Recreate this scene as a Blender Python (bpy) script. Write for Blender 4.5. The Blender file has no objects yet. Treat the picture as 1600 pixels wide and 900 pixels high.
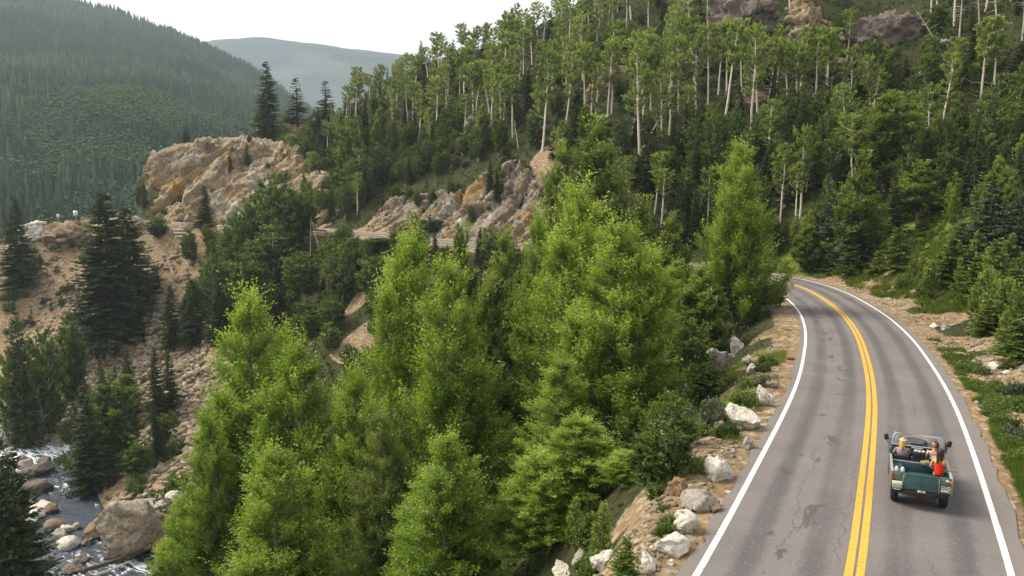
import bpy, bmesh, math, random
import numpy as np
from mathutils import Vector, Matrix, noise as mnoise, kdtree
R = math.radians
rng = np.random.default_rng(7); random.seed(7)
SC = bpy.context.scene; COL = SC.collection

# ---------------------------------------------------------------- camera
CAM_H, PITCH, FPX = 8.5, R(7.83), 1200.0
cam_d = bpy.data.cameras.new("camera"); cam = bpy.data.objects.new("camera", cam_d); COL.objects.link(cam)
cam.location = (0, 0, CAM_H); cam.rotation_euler = (math.pi / 2 - PITCH, 0, 0)
cam_d.sensor_width = 36; cam_d.lens = FPX / 1600 * 36; cam_d.clip_start = 0.3; cam_d.clip_end = 12000
SC.camera = cam
# ---------------------------------------------------------------- world, sun, exposure
SUN_EL, SUN_AZ = R(47), R(-72)           # azimuth measured from +Y towards +X: the sun stands to the left and a little ahead
W = bpy.data.worlds.new("World"); SC.world = W; W.use_nodes = True
wn, wl = W.node_tree.nodes, W.node_tree.links
bg = wn["Background"]; sky = wn.new("ShaderNodeTexSky"); sky.sky_type = 'NISHITA'; sky.sun_disc = False
sky.sun_elevation = SUN_EL; sky.sun_rotation = SUN_AZ; sky.dust_density = 4.0; sky.air_density = 1.0; sky.ozone_density = 1.0
mixw = wn.new("ShaderNodeMix"); mixw.data_type = 'RGBA'; mixw.inputs[0].default_value = 0.8
wl.new(sky.outputs[0], mixw.inputs[6]); mixw.inputs[7].default_value = (13.6, 13.0, 12.6, 1)   # a pale layer of cloud over the sky
wl.new(mixw.outputs[2], bg.inputs[0]); bg.inputs[1].default_value = 0.075
sd = bpy.data.lights.new("sun", 'SUN'); sun = bpy.data.objects.new("sun", sd); COL.objects.link(sun)
sd.energy = 4.1; sd.angle = R(26); sd.color = (1.0, 0.92, 0.76)
sun_dir = Vector((math.sin(SUN_AZ) * math.cos(SUN_EL), math.cos(SUN_AZ) * math.cos(SUN_EL), math.sin(SUN_EL)))
sun.rotation_euler = sun_dir.to_track_quat('Z', 'Y').to_euler()
SC.view_settings.view_transform = 'Standard'; SC.view_settings.look = 'None'
SC.view_settings.exposure = 0.5; SC.view_settings.gamma = 1.0
SC.render.engine = 'CYCLES'
cy = SC.cycles; cy.max_bounces = 5; cy.diffuse_bounces = 3; cy.glossy_bounces = 2; cy.transmission_bounces = 3
cy.transparent_max_bounces = 6; cy.volume_bounces = 1; cy.use_denoising = True; cy.caustics_reflective = False; cy.caustics_refractive = False
cy.sample_clamp_indirect = 6.0

# ---------------------------------------------------------------- survey helpers
_F = np.array([0, math.cos(PITCH), -math.sin(PITCH)]); _U = np.array([0, math.sin(PITCH), math.cos(PITCH)]); _C = np.array([0, 0, CAM_H])
def sight(px, py): return _F + np.array([(px - 800) / FPX, 0, 0]) - _U * (py - 450) / FPX
def at_z(px, py, z):
    d = sight(px, py); return _C + d * (z - CAM_H) / d[2]
def at_y(px, py, Y):
    d = sight(px, py); return _C + d * Y / d[1]
def proj(p):
    q = np.asarray(p, float) - _C; dz = q @ _F; dz = np.where(np.abs(dz) < .01, .01, dz)
    return 800 + FPX * q[..., 0] / dz, 450 - FPX * (q @ _U) / dz, dz
def smooth(a, b, x):
    t = np.clip((x - a) / (b - a), 0, 1); return t * t * (3 - 2 * t)
# lattice value noise, vectorised
def _hash(ix, iy, iz, seed):
    h = (ix.astype(np.int64) * 374761393 + iy.astype(np.int64) * 668265263 + iz.astype(np.int64) * 2147483647 + seed * 1274126177) & 0xffffffff
    h = ((h ^ (h >> 13)) * 1274126177) & 0xffffffff
    h = ((h ^ (h >> 16)) * 2246822519) & 0xffffffff
    return ((h ^ (h >> 15)) & 0xffffff) / float(0xffffff)
def vnoise(p, scale=1.0, octaves=4, seed=1, rough=.5):
    p = np.asarray(p, float)
    if p.shape[-1] == 2: p = np.concatenate([p, np.zeros(p.shape[:-1] + (1,))], -1)
    out = np.zeros(p.shape[:-1]); amp = 1.0; tot = 0; q = p / scale
    for o in range(octaves):
        i = np.floor(q).astype(np.int64); f = q - i; u = f * f * (3 - 2 * f); v = 0
        for dx in (0, 1):
            for dy in (0, 1):
                for dz in (0, 1):
                    w = (u[..., 0] if dx else 1 - u[..., 0]) * (u[..., 1] if dy else 1 - u[..., 1]) * (u[..., 2] if dz else 1 - u[..., 2])
                    v = v + w * _hash(i[..., 0] + dx, i[..., 1] + dy, i[..., 2] + dz, seed + o * 17)
        out += amp * (v * 2 - 1); tot += amp; amp *= rough; q = q * 2.03 + 11.3
    return out / tot
# ---------------------------------------------------------------- mesh helpers
def mesh_np(name, verts, faces, mats=(), fmat=None, smooth_=False, attrs=None):
    """faces: array (n,3|4) or list of such arrays."""
    verts = np.asarray(verts, np.float32)
    fl = faces if isinstance(faces, list) else [faces]
    fl = [np.asarray(f, np.int32) for f in fl if len(f)]
    me = bpy.data.meshes.new(name)
    nl = sum(f.size for f in fl); nf = sum(len(f) for f in fl)
    me.vertices.add(len(verts)); me.vertices.foreach_set("co", verts.ravel())
    me.loops.add(nl); me.loops.foreach_set("vertex_index", np.concatenate([f.ravel() for f in fl]))
    me.polygons.add(nf)
    ls = np.concatenate([np.full(len(f), f.shape[1], np.int32) for f in fl])
    me.polygons.foreach_set("loop_start", np.concatenate([[0], np.cumsum(ls)[:-1]]).astype(np.int32))
    if fmat is not None: me.polygons.foreach_set("material_index", np.asarray(fmat, np.int32))
    if smooth_: me.polygons.foreach_set("use_smooth", np.ones(nf, bool))
    for m in mats: me.materials.append(m)
    for k, v in (attrs or {}).items():
        v = np.asarray(v, np.float32)
        if v.ndim == 1:
            a = me.attributes.new(k, 'FLOAT', 'POINT'); a.data.foreach_set("value", v)
        else:
            a = me.attributes.new(k, 'FLOAT_COLOR', 'POINT'); a.data.foreach_set("color", v.ravel())
    me.update(calc_edges=True)
    return me
def link(name, me, parent=None, loc=None, label=None, cat=None, group=None, kind=None, rot=None, scale=None):
    o = bpy.data.objects.new(name, me); COL.objects.link(o)
    if parent: o.parent = parent
    if loc is not None: o.location = tuple(map(float, loc))
    if rot is not None: o.rotation_euler = rot
    if scale is not None: o.scale = scale if hasattr(scale, '__len__') else (scale,) * 3
    for k, v in (('label', label), ('category', cat), ('group', group), ('kind', kind)):
        if v: o[k] = v
    return o
class MB:
    """collects shapes into one mesh"""
    def __init__(s): s.v = []; s.f3 = []; s.f4 = []; s.n = 0; s.m3 = []; s.m4 = []; s.a = []; s.mi = 0; s.av = 0.0
    def add(s, v, f, mi=None, a=None):
        v = np.asarray(v, float); f = np.asarray(f, int); mi = s.mi if mi is None else mi
        s.v.append(v); s.a.append(np.full(len(v), s.av) if a is None else np.broadcast_to(a, (len(v),)))
        (s.f3 if f.shape[1] == 3 else s.f4).append(f + s.n); (s.m3 if f.shape[1] == 3 else s.m4).append(np.full(len(f), mi)); s.n += len(v)
        return s
    def tube(s, P, rad, n=6, mi=None, a=None, cap=False):
        P = np.asarray(P, float); rad = np.broadcast_to(rad, (len(P),)).astype(float); T = np.gradient(P, axis=0)
        T /= np.linalg.norm(T, axis=1)[:, None] + 1e-9
        ref = np.array([0, 0, 1.]) if abs(T[0, 2]) < .8 else np.array([1., 0, 0])
        A = np.cross(T, ref); A /= np.linalg.norm(A, axis=1)[:, None] + 1e-9; B = np.cross(T, A)
        t = np.linspace(0, 2 * math.pi, n, endpoint=False)
        ring = P[:, None] + rad[:, None, None] * (A[:, None] * np.cos(t)[None, :, None] + B[:, None] * np.sin(t)[None, :, None])
        v = ring.reshape(-1, 3); k = np.arange(n); f = []
        for i in range(len(P) - 1):
            f.append(np.stack([i * n + k, i * n + (k + 1) % n, (i + 1) * n + (k + 1) % n, (i + 1) * n + k], 1))
        s.add(v, np.concatenate(f), mi, a)
        if cap:
            for i in (0, len(P) - 1):
                c = s.n; rr = v[i * n:(i + 1) * n]; s.add(np.vstack([rr, P[i][None]]), np.stack([k, (k + 1) % n, np.full(n, n)], 1), mi, s.av if a is None else a)
        return s
    def box(s, c, sz, rot=None, mi=None):
        c = np.asarray(c, float); h = np.asarray(sz, float) / 2
        v = np.array([[x, y, z] for z in (-1, 1) for y in (-1, 1) for x in (-1, 1)]) * h
        if rot is not None: v = v @ np.array(rot).T
        return s.add(v + c, [[0, 2, 3, 1], [4, 5, 7, 6], [0, 1, 5, 4], [2, 6, 7, 3], [0, 4, 6, 2], [1, 3, 7, 5]], mi)
    def leaves(s, P, D, L, Wd, mi=None, a=None, rg=None):
        """diamond leaves: base points P, axes D"""
        rg = rg or rng; n = len(P); D = D / (np.linalg.norm(D, axis=1)[:, None] + 1e-9)
        Q = np.cross(D, rg.normal(size=(n, 3))); Q /= np.linalg.norm(Q, axis=1)[:, None] + 1e-9
        L = np.broadcast_to(L, (n,))[:, None]; Wd = np.broadcast_to(Wd, (n,))[:, None]
        N = np.cross(D, Q)
        v = np.stack([P, P + D * L * .45 + Q * Wd * .5 - N * Wd * .12, P + D * L, P + D * L * .45 - Q * Wd * .5 - N * Wd * .12], 1).reshape(-1, 3)
        f = np.arange(4 * n).reshape(n, 4)
        return s.add(v, f, mi, np.repeat(a, 4) if a is not None else None)
    def mesh(s, name, mats, smooth_=False, attr='v'):
        v = np.concatenate(s.v); f = []; m = []
        if s.f3: f.append(np.concatenate(s.f3)); m.append(np.concatenate(s.m3))
        if s.f4: f.append(np.concatenate(s.f4)); m.append(np.concatenate(s.m4))
        return mesh_np(name, v, f, mats, np.concatenate(m), smooth_, {attr: np.concatenate(s.a)})
# ---------------------------------------------------------------- material helpers
class NT:
    def __init__(s, name):
        s.m = bpy.data.materials.new(name); s.m.use_nodes = True; s.t = s.m.node_tree; s.t.nodes.clear()
        s.out = s.n("ShaderNodeOutputMaterial")
    def n(s, t, **kw):
        x = s.t.nodes.new(t)
        for k, v in kw.items(): setattr(x, k, v)
        return x
    def set(s, node, key, val):
        if isinstance(val, bpy.types.NodeSocket): s.t.links.new(val, node.inputs[key])
        else: node.inputs[key].default_value = val
    def noise(s, scale, detail=4, rough=.55, vec=None, dist=0.0):
        x = s.n("ShaderNodeTexNoise"); x.inputs["Scale"].default_value = scale; x.inputs["Detail"].default_value = detail
        x.inputs["Roughness"].default_value = rough; x.inputs["Distortion"].default_value = dist
        if vec: s.t.links.new(vec, x.inputs["Vector"])
        return x.outputs["Fac"]
    def voro(s, scale, vec=None, feature='F1', out="Distance", rnd=1.0):
        x = s.n("ShaderNodeTexVoronoi"); x.feature = feature; x.inputs["Scale"].default_value = scale; x.inputs["Randomness"].default_value = rnd
        if vec: s.t.links.new(vec, x.inputs["Vector"])
        return x.outputs[out]
    def ramp(s, fac, stops):
        x = s.n("ShaderNodeValToRGB"); s.t.links.new(fac, x.inputs[0]); e = x.color_ramp.elements
        while len(e) < len(stops): e.new(.5)
        for i, (p, c) in enumerate(stops): e[i].position = p; e[i].color = (*c, 1) if len(c) == 3 else c
        return x.outputs[0]
    def mix(s, fac, a, b, blend='MIX'):
        x = s.n("ShaderNodeMix"); x.data_type = 'RGBA'; x.blend_type = blend
        for k, v in ((0, fac), (6, a), (7, b)):
            if isinstance(v, bpy.types.NodeSocket): s.t.links.new(v, x.inputs[k])
            elif k == 0: x.inputs[0].default_value = v
            else: x.inputs[k].default_value = (*v, 1) if len(v) == 3 else v
        return x.outputs[2]
    def math(s, op, a, b=0.0, c=None, clamp=False):
        x = s.n("ShaderNodeMath"); x.operation = op; x.use_clamp = clamp
        for k, v in enumerate((a, b) + ((c,) if c is not None else ())):
            if isinstance(v, bpy.types.NodeSocket): s.t.links.new(v, x.inputs[k])
            else: x.inputs[k].default_value = v
        return x.outputs[0]
    def step(s, v, a, b): 
        x = s.n("ShaderNodeMapRange"); x.interpolation_type = 'SMOOTHSTEP'; s.t.links.new(v, x.inputs[0]); x.inputs[1].default_value = a; x.inputs[2].default_value = b
        return x.outputs[0]
    def attr(s, name, out="Fac"): x = s.n("ShaderNodeAttribute"); x.attribute_name = name; return x.outputs[out]
    def objco(s): return s.n("ShaderNodeTexCoord").outputs["Object"]
    def geo(s): return s.n("ShaderNodeNewGeometry").outputs["Position"]
    def rand(s): return s.n("ShaderNodeObjectInfo").outputs["Random"]
    def bump(s, h, strength=.5, dist=.1):
        x = s.n("ShaderNodeBump"); x.inputs["Strength"].default_value = strength; x.inputs["Distance"].default_value = dist; s.t.links.new(h, x.inputs["Height"]); return x.outputs[0]
    def pbr(s, color, rough=.8, metal=0.0, spec=.3, normal=None, **kw):
        b = s.n("ShaderNodeBsdfPrincipled")
        s.set(b, "Base Color", color if isinstance(color, bpy.types.NodeSocket) else (*color, 1)); s.set(b, "Roughness", rough)
        s.set(b, "Metallic", metal); s.set(b, "Specular IOR Level", spec)
        if normal: s.set(b, "Normal", normal)
        for k, v in kw.items(): s.set(b, k.replace('_', ' '), v)
        s.t.links.new(b.outputs[0], s.out.inputs[0]); return s.m
def plain(name, color, rough=.5, metal=0., spec=.4, var=.12, scale=6., bump=0.0):
    t = NT(name); nz = t.noise(scale, 5, .6, t.objco())
    c = t.mix(nz, tuple(x * (1 - var) for x in color), tuple(min(1, x * (1 + var)) for x in color))
    r = t.math('ADD', t.math('MULTIPLY', nz, .15), max(.02, rough - .07))
    return t.pbr(c, r, metal, spec, t.bump(nz, bump, .02) if bump else None)
# ================================================================= THE LAND
def road_z(Y): return -0.035 * (np.clip(Y, 18, 62) - 18) + 0.025 * (np.clip(Y, 100, 162) - 100)
def on_road(px, py):
    z = 0.0
    for _ in range(8):
        p = at_z(px, py, z); z = float(road_z(p[1]))
    return p
_c = [on_road(a, b) for a, b in [(1335, 900), (1350, 780), (1360, 680), (1362, 620), (1355, 570), (1338, 520), (1310, 485), (1275, 460), (1243, 446)]]
_c = [(p[0], p[1]) for p in _c]
_d0 = (_c[1][0] - _c[0][0], _c[1][1] - _c[0][1])
_c = [(_c[0][0] - 3.2 * _d0[0] * 1.15, _c[0][1] - 3.2 * _d0[1]), (_c[0][0] - 1.6 * _d0[0] * 1.08, _c[0][1] - 1.6 * _d0[1])] + _c
_last = _c[-1]
_c += [(_last[0] - 1.2, _last[1] + 7), (_last[0] - 6, _last[1] + 15), (10, 100), (-6, 118), (-22, 133), (-40, 146), (-60, 155.5), (-78, 162.5), (-90, 171), (-95.5, 184), (-92, 198), (-80, 212), (-62, 224), (-42, 236), (-20, 250)]
def catmull(P, step=1.0):
    P = np.array(P, float); P = np.vstack([2 * P[0] - P[1], P, 2 * P[-1] - P[-2]]); out = []
    for i in range(1, len(P) - 2):
        n = max(2, int(np.linalg.norm(P[i + 1] - P[i]) / step))
        for t in np.linspace(0, 1, n, endpoint=False):
            a, b, c, d = P[i - 1:i + 3]; out.append(.5 * ((2 * b) + (c - a) * t + (2 * a - 5 * b + 4 * c - d) * t * t + (3 * b - a - 3 * c + d) * t ** 3))
    out.append(P[-2]); return np.array(out)
RC = catmull(_c, .6)
for _ in range(14): RC[1:-1] = RC[1:-1] * .5 + (RC[:-2] + RC[2:]) * .25
RZ = road_z(RC[:, 1]); 
for _ in range(60): RZ[1:-1] = RZ[1:-1] * .5 + (RZ[:-2] + RZ[2:]) * .25
RT = np.gradient(RC, axis=0); RT /= np.linalg.norm(RT, axis=1)[:, None]; RN = np.stack([RT[:, 1], -RT[:, 0]], 1)   # RN points to the right
RS = np.concatenate([[0], np.cumsum(np.linalg.norm(np.diff(RC, axis=0), axis=1))])
def near_path(P, path):
    """distance and index of the closest path vertex, chunked"""
    d = np.empty(len(P)); k = np.empty(len(P), int)
    for i in range(0, len(P), 20000):
        q = ((P[i:i + 20000, None] - path[None]) ** 2).sum(2); k[i:i + 20000] = q.argmin(1); d[i:i + 20000] = np.sqrt(q.min(1))
    return d, k
WATER0 = -33.0
_k = [(-20, 690), (30, 708), (62, 722), (62, 762), (70, 805), (100, 845), (160, 878), (235, 905), (330, 950), (470, 1010)]
_zk = np.linspace(WATER0 + 1.2, WATER0 - 1.2, len(_k))
_kp = np.array([at_z(a, b, z) for (a, b), z in zip(_k, _zk)])
_kp = np.vstack([_kp[0] + (_kp[0] - _kp[1]) * 2.5, _kp])
KC = catmull(_kp, 1.0)
for _ in range(6): KC[1:-1] = KC[1:-1] * .5 + (KC[:-2] + KC[2:]) * .25
CTRL = []
def C3(X, Y, Z): CTRL.append((X, Y, Z))
def CP(px, py, Y): CTRL.append(tuple(at_y(px, py, Y)))
for i in range(0, len(RC), 16): C3(RC[i, 0], RC[i, 1], RZ[i])
for i in range(0, len(RC), 16):                       # shoulders either side
    s = RS[i]; Yc = RC[i, 1]
    l = RC[i] - RN[i] * 8; r = RC[i] + RN[i] * 8
    if Yc < 90: C3(l[0], l[1], RZ[i] - 2.6); C3(r[0], r[1], RZ[i] + (.9 if Yc < 60 else 1.5))
    elif Yc < 165 and RC[i, 0] > -85: C3(l[0], l[1], RZ[i] - 4.5); C3(r[0], r[1], RZ[i] + 2.5)
for i in range(0, len(KC), 14): C3(*KC[i])
for a in [(0, 20, -7), (-6, 30, -11.5), (-14, 22, -15), (0, 45, -12), (-12, 50, -16), (6, 62, -9), (-30, 34, -24), (-28, 58, -24), (-5, 80, -14), (6, 85, -10), (-25, 90, -22), (-12, 110, -12),
          (-30, 120, -14), (-42, 135, -8), (-50, 110, -27), (-45, 15, -30), (-60, 60, -36), (-85, 85, -33), (-100, 110, -33), (-20, 0, -22), (-60, 0, -34), (-90, 30, -30),
          (30, 10, 1), (45, 20, 5), (36, 45, 3), (60, 40, 12), (80, 60, 25), (100, 20, 25), (100, 90, 48), (40, 66, 3.5), (60, 80, 13),
          (120, 130, 75), (60, 120, 30), (95, 120, 52), (40, 95, 8), (130, 60, 45),
          (110, 190, 92), (60, 190, 70), (20, 215, 56), (-20, 222, 38), (-45, 228, 24), (70, 250, 80), (0, 270, 30), (-50, 260, 12), (-75, 225, 2), (-110, 240, -12), (-130, 200, -16), (-130, 280, -18),
          (-130, 120, -33), (-140, 70, -30), (-150, 165, -12)]: C3(*a)
for a in [(1300, 200, 115), (1250, 55, 150), (1420, 230, 105), (1550, 240, 98), (1450, 20, 145), (1100, 60, 156), (1000, 230, 122), (1000, 120, 150), (900, 48, 182), (800, 82, 190), (700, 122, 195), (650, 138, 195), (590, 165, 195), (505, 192, 195), (545, 180, 215),
          (700, 200, 162), (800, 220, 146), (600, 235, 172), (540, 260, 172), (640, 265, 166), (700, 245, 154), (780, 240, 144), (860, 250, 132), (1150, 240, 112), (1100, 330, 100), (1250, 320, 92),
          (400, 216, 184), (300, 240, 178), (460, 260, 172), (100, 560, 133), (200, 520, 139), (60, 480, 147), (200, 430, 151), (300, 420, 148), (330, 500, 132), (150, 640, 122), (270, 620, 115), (20, 600, 128), (0, 388, 158), (-90, 400, 160), (45, 368, 161), (90, 353, 165), (0, 440, 150), (-80, 470, 145), (-200, 420, 160),
          (550, 520, 112), (450, 560, 112), (480, 420, 135), (620, 420, 122)]: CP(*a)
CT = np.array(CTRL)
_keep = np.ones(len(CT), bool)
for i in range(len(CT)):
    if _keep[i]:
        dd = np.hypot(*(CT[i + 1:, :2] - CT[i, :2]).T); _keep[i + 1:][dd < 4.0] = False
CT = CT[_keep]
def _tk(r2): return np.where(r2 > 0, .5 * r2 * np.log(np.maximum(r2, 1e-12)), 0)
_S = 100.0; _n = len(CT); _X = CT[:, :2] / _S
_K = _tk(((_X[:, None] - _X[None]) ** 2).sum(2)) + np.eye(_n) * 2e-4
_P = np.hstack([np.ones((_n, 1)), _X]); _A = np.block([[_K, _P], [_P.T, np.zeros((3, 3))]])
_w = np.linalg.solve(_A, np.concatenate([CT[:, 2], np.zeros(3)]))
def tps(XY):
    out = np.empty(len(XY)); 
    for i in range(0, len(XY), 20000):
        q = XY[i:i + 20000] / _S; out[i:i + 20000] = _tk(((q[:, None] - _X[None]) ** 2).sum(2)) @ _w[:_n] + _w[_n] + q @ _w[_n + 1:]
    return out
def bench(XY, z):
    d, k = near_path(XY, RC); side = ((XY - RC[k]) * RN[k]).sum(1)
    z = z + (1 - smooth(3.5, 7, d)) * 0
    w = np.where(side > 0, 6.0, 4.5); t = smooth(4.2, 4.2 + w, d)
    zr = RZ[k] - .06
    z = zr * (1 - t) + z * t
    dk, kk = near_path(XY, KC[:, :2]); tk = smooth(3.6, 9.5, dk)
    return (KC[kk, 2] - .9) * (1 - tk) + z * tk, d, side, dk
def land(XY):
    XY = np.asarray(XY, float).reshape(-1, 2); z = tps(XY)
    d0, _ = near_path(XY, RC)
    amp = smooth(4.5, 14, d0)
    z = z + amp * (1.3 * vnoise(XY, 14, 4, 3) + .35 * vnoise(XY, 2.6, 3, 9))
    z, d, side, dk = bench(XY, z)
    z = z + .10 * smooth(3.6, 4.6, d) * vnoise(XY, .9, 3, 5) 
    return z, d, side, dk
gx = np.arange(-150, 131, .62)
gy = np.concatenate([np.arange(-14, 70, .5), np.arange(70, 175, .62), np.arange(175, 300, 1.3)])
GX, GY = np.meshgrid(gx, gy); GXY = np.stack([GX.ravel(), GY.ravel()], 1)
GZ, GD, GS, GK = land(GXY)
edge = np.maximum.reduce([smooth(-140, -150, GXY[:, 0]), smooth(120, 130, GXY[:, 0]), smooth(285, 300, GXY[:, 1]), 0 * GXY[:, 0]])
GZ = GZ - 60 * edge
GZ2 = GZ.reshape(GX.shape)
def hgt(x, y):
    x = np.asarray(x, float); y = np.asarray(y, float)
    i = np.clip(np.searchsorted(gx, x) - 1, 0, len(gx) - 2); j = np.clip(np.searchsorted(gy, y) - 1, 0, len(gy) - 2)
    u = np.clip((x - gx[i]) / (gx[i + 1] - gx[i]), 0, 1); v = np.clip((y - gy[j]) / (gy[j + 1] - gy[j]), 0, 1)
    return (GZ2[j, i] * (1 - u) + GZ2[j, i + 1] * u) * (1 - v) + (GZ2[j + 1, i] * (1 - u) + GZ2[j + 1, i + 1] * u) * v
_t = np.concatenate([np.arange(8, 60, .12), np.arange(60, 290, .3)])
def hit(px, py):
    P = _C + sight(px, py)[None] * _t[:, None]; h = hgt(P[:, 0], P[:, 1]); b = np.where(P[:, 2] < h)[0]
    return P[b[0]] if len(b) else None
# ---------------------------------------------------------------- ground zones (bare soil, grass)
def zone(XY, spots, nz=.45, ns=6.0, seed=21):
    m = np.zeros(len(XY))
    for px, py, r in spots:
        p = hit(px, py)
        if p is None: continue
        m = np.maximum(m, 1 - np.hypot(XY[:, 0] - p[0], XY[:, 1] - p[1]) / (r * 1.35))
    return smooth(.12, .5, m + nz * 1.3 * vnoise(XY, ns, 5, seed, .62) * smooth(0, .15, m))
SOIL = [(20, 430, 12), (80, 450, 12), (140, 440, 12), (60, 520, 9), (120, 500, 12), (180, 520, 12), (230, 500, 10), (200, 570, 12), (140, 580, 12), (90, 620, 12), (40, 640, 11), (20, 660, 10), (100, 670, 10), (250, 600, 12), (250, 660, 12), (275, 700, 10), (240, 560, 9),
        (240, 440, 8), (265, 400, 8), (300, 470, 8), (330, 420, 4), (280, 530, 8), (60, 400, 9), (120, 390, 8), (0, 600, 9), (150, 640, 9), (500, 450, 3.5), (560, 545, 3.5), (560, 470, 3), (790, 420, 6), (840, 300, 8), (850, 350, 8), (700, 370, 8), (600, 360, 6),
        (1420, 470, 4), (1400, 440, 3), (1500, 540, 3.0), (1560, 600, 3), (1590, 640, 2.6), (1590, 560, 3), (1450, 500, 3), (1340, 430, 3.5), (1140, 720, 2.2), (1080, 780, 2.4), (1120, 860, 2), (1060, 850, 2.2), (1200, 600, 2.5), (1230, 560, 3), (1230, 520, 3), (1160, 660, 2.0), (30, 350, 12), (712, 212, 2.4), (704, 235, 2.4)]
GRASS = [(1430, 400, 7), (1470, 370, 7), (1450, 440, 3), (1540, 420, 5), (1580, 450, 4), (1350, 380, 5), (1240, 400, 6), (1280, 410, 4), (1390, 350, 6), (1180, 560, 3), (1180, 620, 3), (1210, 640, 1.5), (1150, 780, 1.2), (1520, 640, 2), (1550, 720, 1.6), (1590, 800, 1.5), (350, 218, 8), (1500, 330, 7)]
mS = zone(GXY, SOIL); mG = zone(GXY, GRASS, .4, 3.0, 31)
mS = np.maximum(mS, (.62 + .2 * (GS > 0)) * smooth(6.0, 4.2, GD) * (GXY[:, 1] < 300))       # gravel shoulders
mS = np.maximum(mS, smooth(7.5, 5.5, GK))
attr = np.stack([mS, mG, smooth(7.5, 5.5, GK), np.ones(len(mS))], 1)
nx, ny = len(gx), len(gy)
ii, jj = np.meshgrid(np.arange(nx - 1), np.arange(ny - 1)); a_ = (jj * nx + ii).ravel()
quads = np.stack([a_, a_ + 1, a_ + nx + 1, a_ + nx], 1)
t = NT("ground_soil_and_litter"); co = t.geo()
sep = t.n("ShaderNodeSeparateColor"); t.t.links.new(t.attr("mask", "Color"), sep.inputs[0])
n1 = t.noise(.35, 6, .6, co); n2 = t.noise(3.2, 6, .65, co); n3 = t.noise(14, 4, .6, co)
litter = t.ramp(n2, [(.25, (.018, .022, .009)), (.5, (.045, .05, .018)), (.75, (.085, .07, .035))])
litter = t.mix(t.math('MULTIPLY', t.step(n1, .5, .62), t.step(n3, .4, .6)), litter, (.028, .042, .012))
soil = t.ramp(n1, [(.3, (.18, .108, .045)), (.5, (.27, .172, .075)), (.68, (.33, .235, .125))])
soil = t.mix(t.math('MULTIPLY', t.step(t.noise(.16, 3, .5, co), .52, .62), .75), soil, (.34, .19, .055))
vo = t.voro(2.6, co, 'F1', "Color"); sp = t.n("ShaderNodeSeparateColor"); t.t.links.new(vo, sp.inputs[0])
stones = t.ramp(sp.outputs[0], [(.0, (.14, .11, .075)), (.4, (.29, .235, .165)), (.8, (.42, .37, .29)), (1, (.52, .48, .42))])
soil = t.mix(t.step(n2, .44, .58), soil, stones)
soil = t.mix(t.math('MULTIPLY', n3, .5), soil, (.2, .14, .09))
grass = t.ramp(n2, [(.3, (.06, .09, .012)), (.55, (.15, .19, .03)), (.75, (.25, .24, .07))])
c = t.mix(sep.outputs[1], litter, grass)
fs = t.step(t.math('ADD', sep.outputs[0], t.math('MULTIPLY', t.math('SUBTRACT', n2, .5), .9)), .28, .52)
c = t.mix(fs, c, soil)
hb = t.math('ADD', t.math('MULTIPLY', n2, 1.0), t.math('MULTIPLY', t.voro(2.6, co), .8))
M_GROUND = t.pbr(c, .95, 0, .15, t.bump(hb, .9, .25))
me = mesh_np("ground", np.column_stack([GXY, GZ]), quads, [M_GROUND], smooth_=True, attrs={"mask": attr})
link("ground", me, kind="structure")

# ---------------------------------------------------------------- fractured rock
def fract(P, scale, amp, seed):
    """blocky displacement: every cell of a jittered lattice is its own tilted block"""
    rg = np.random.default_rng(seed); out = np.zeros(len(P)); P = np.asarray(P, float)
    for sc, am in ((scale, amp), (scale * .45, amp * .45), (scale * .2, amp * .28)):
        q = P / sc; q = q + .16 * np.stack([vnoise(q * .9 + k * 9, 1, 2, seed + k) for k in range(3)], 1); i = np.floor(q).astype(int); best = np.full(len(P), 1e9); sec = np.full(len(P), 1e9); val = np.zeros(len(P))
        for dx in (-1, 0, 1):
            for dy in (-1, 0, 1):
                for dz in (-1, 0, 1):
                    c = i + [dx, dy, dz]; j = [_hash(c[:, 0], c[:, 1], c[:, 2], seed + k) for k in range(7)]
                    ctr = c + np.stack(j[:3], 1); d = ((q - ctr) ** 2).sum(1)
                    v = (j[3] - .5) * 1.3 + ((q - ctr) * (np.stack(j[4:7], 1) - .5)).sum(1) * 2.4
                    u = d < best; sec = np.where(u, best, np.minimum(sec, d)); best[u] = d[u]; val[u] = v[u]
        out += am * (val - .38 * (1 - smooth(.0, .07, np.sqrt(sec) - np.sqrt(best))))
    return out
def vnormals(V, F):
    n = np.zeros_like(V); a, b, c, d = (V[F[:, k]] for k in range(4)); fn = np.cross(c - a, d - b)
    for k in range(4): np.add.at(n, F[:, k], fn)
    return n / (np.linalg.norm(n, axis=1)[:, None] + 1e-9)
def rock_mat(name, base, stain, pale, sc=.25, stain_amt=.55, cracks=True):
    t = NT(name); co = t.geo(); n1 = t.noise(sc, 5, .6, co, .6); n2 = t.noise(sc * 9, 6, .65, co); n3 = t.noise(sc * .9, 4, .55, co, 1.2)
    c = t.ramp(n2, [(.2, tuple(x * .45 for x in base)), (.5, base), (.8, tuple(min(1, x * 1.35) for x in base))])
    c = t.mix(t.step(n1, stain_amt, stain_amt + .12), c, t.mix(n2, stain, tuple(x * .6 for x in stain)))
    c = t.mix(t.step(n3, .56, .66), c, t.mix(n2, pale, tuple(x * .7 for x in pale)))
    cr = t.voro(sc * 5, co, 'DISTANCE_TO_EDGE'); crk = t.step(t.math('ADD', cr, t.math('MULTIPLY', t.math('SUBTRACT', n2, .5), .12)), .0, .035)
    if cracks: c = t.mix(crk, tuple(x * .45 for x in base), c)
    h = t.math('ADD', t.math('MULTIPLY', n2, .7), t.math('MULTIPLY', crk, .5 if cracks else .0))
    return t.pbr(c, .88, 0, .25, t.bump(h, .8, .18))
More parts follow.
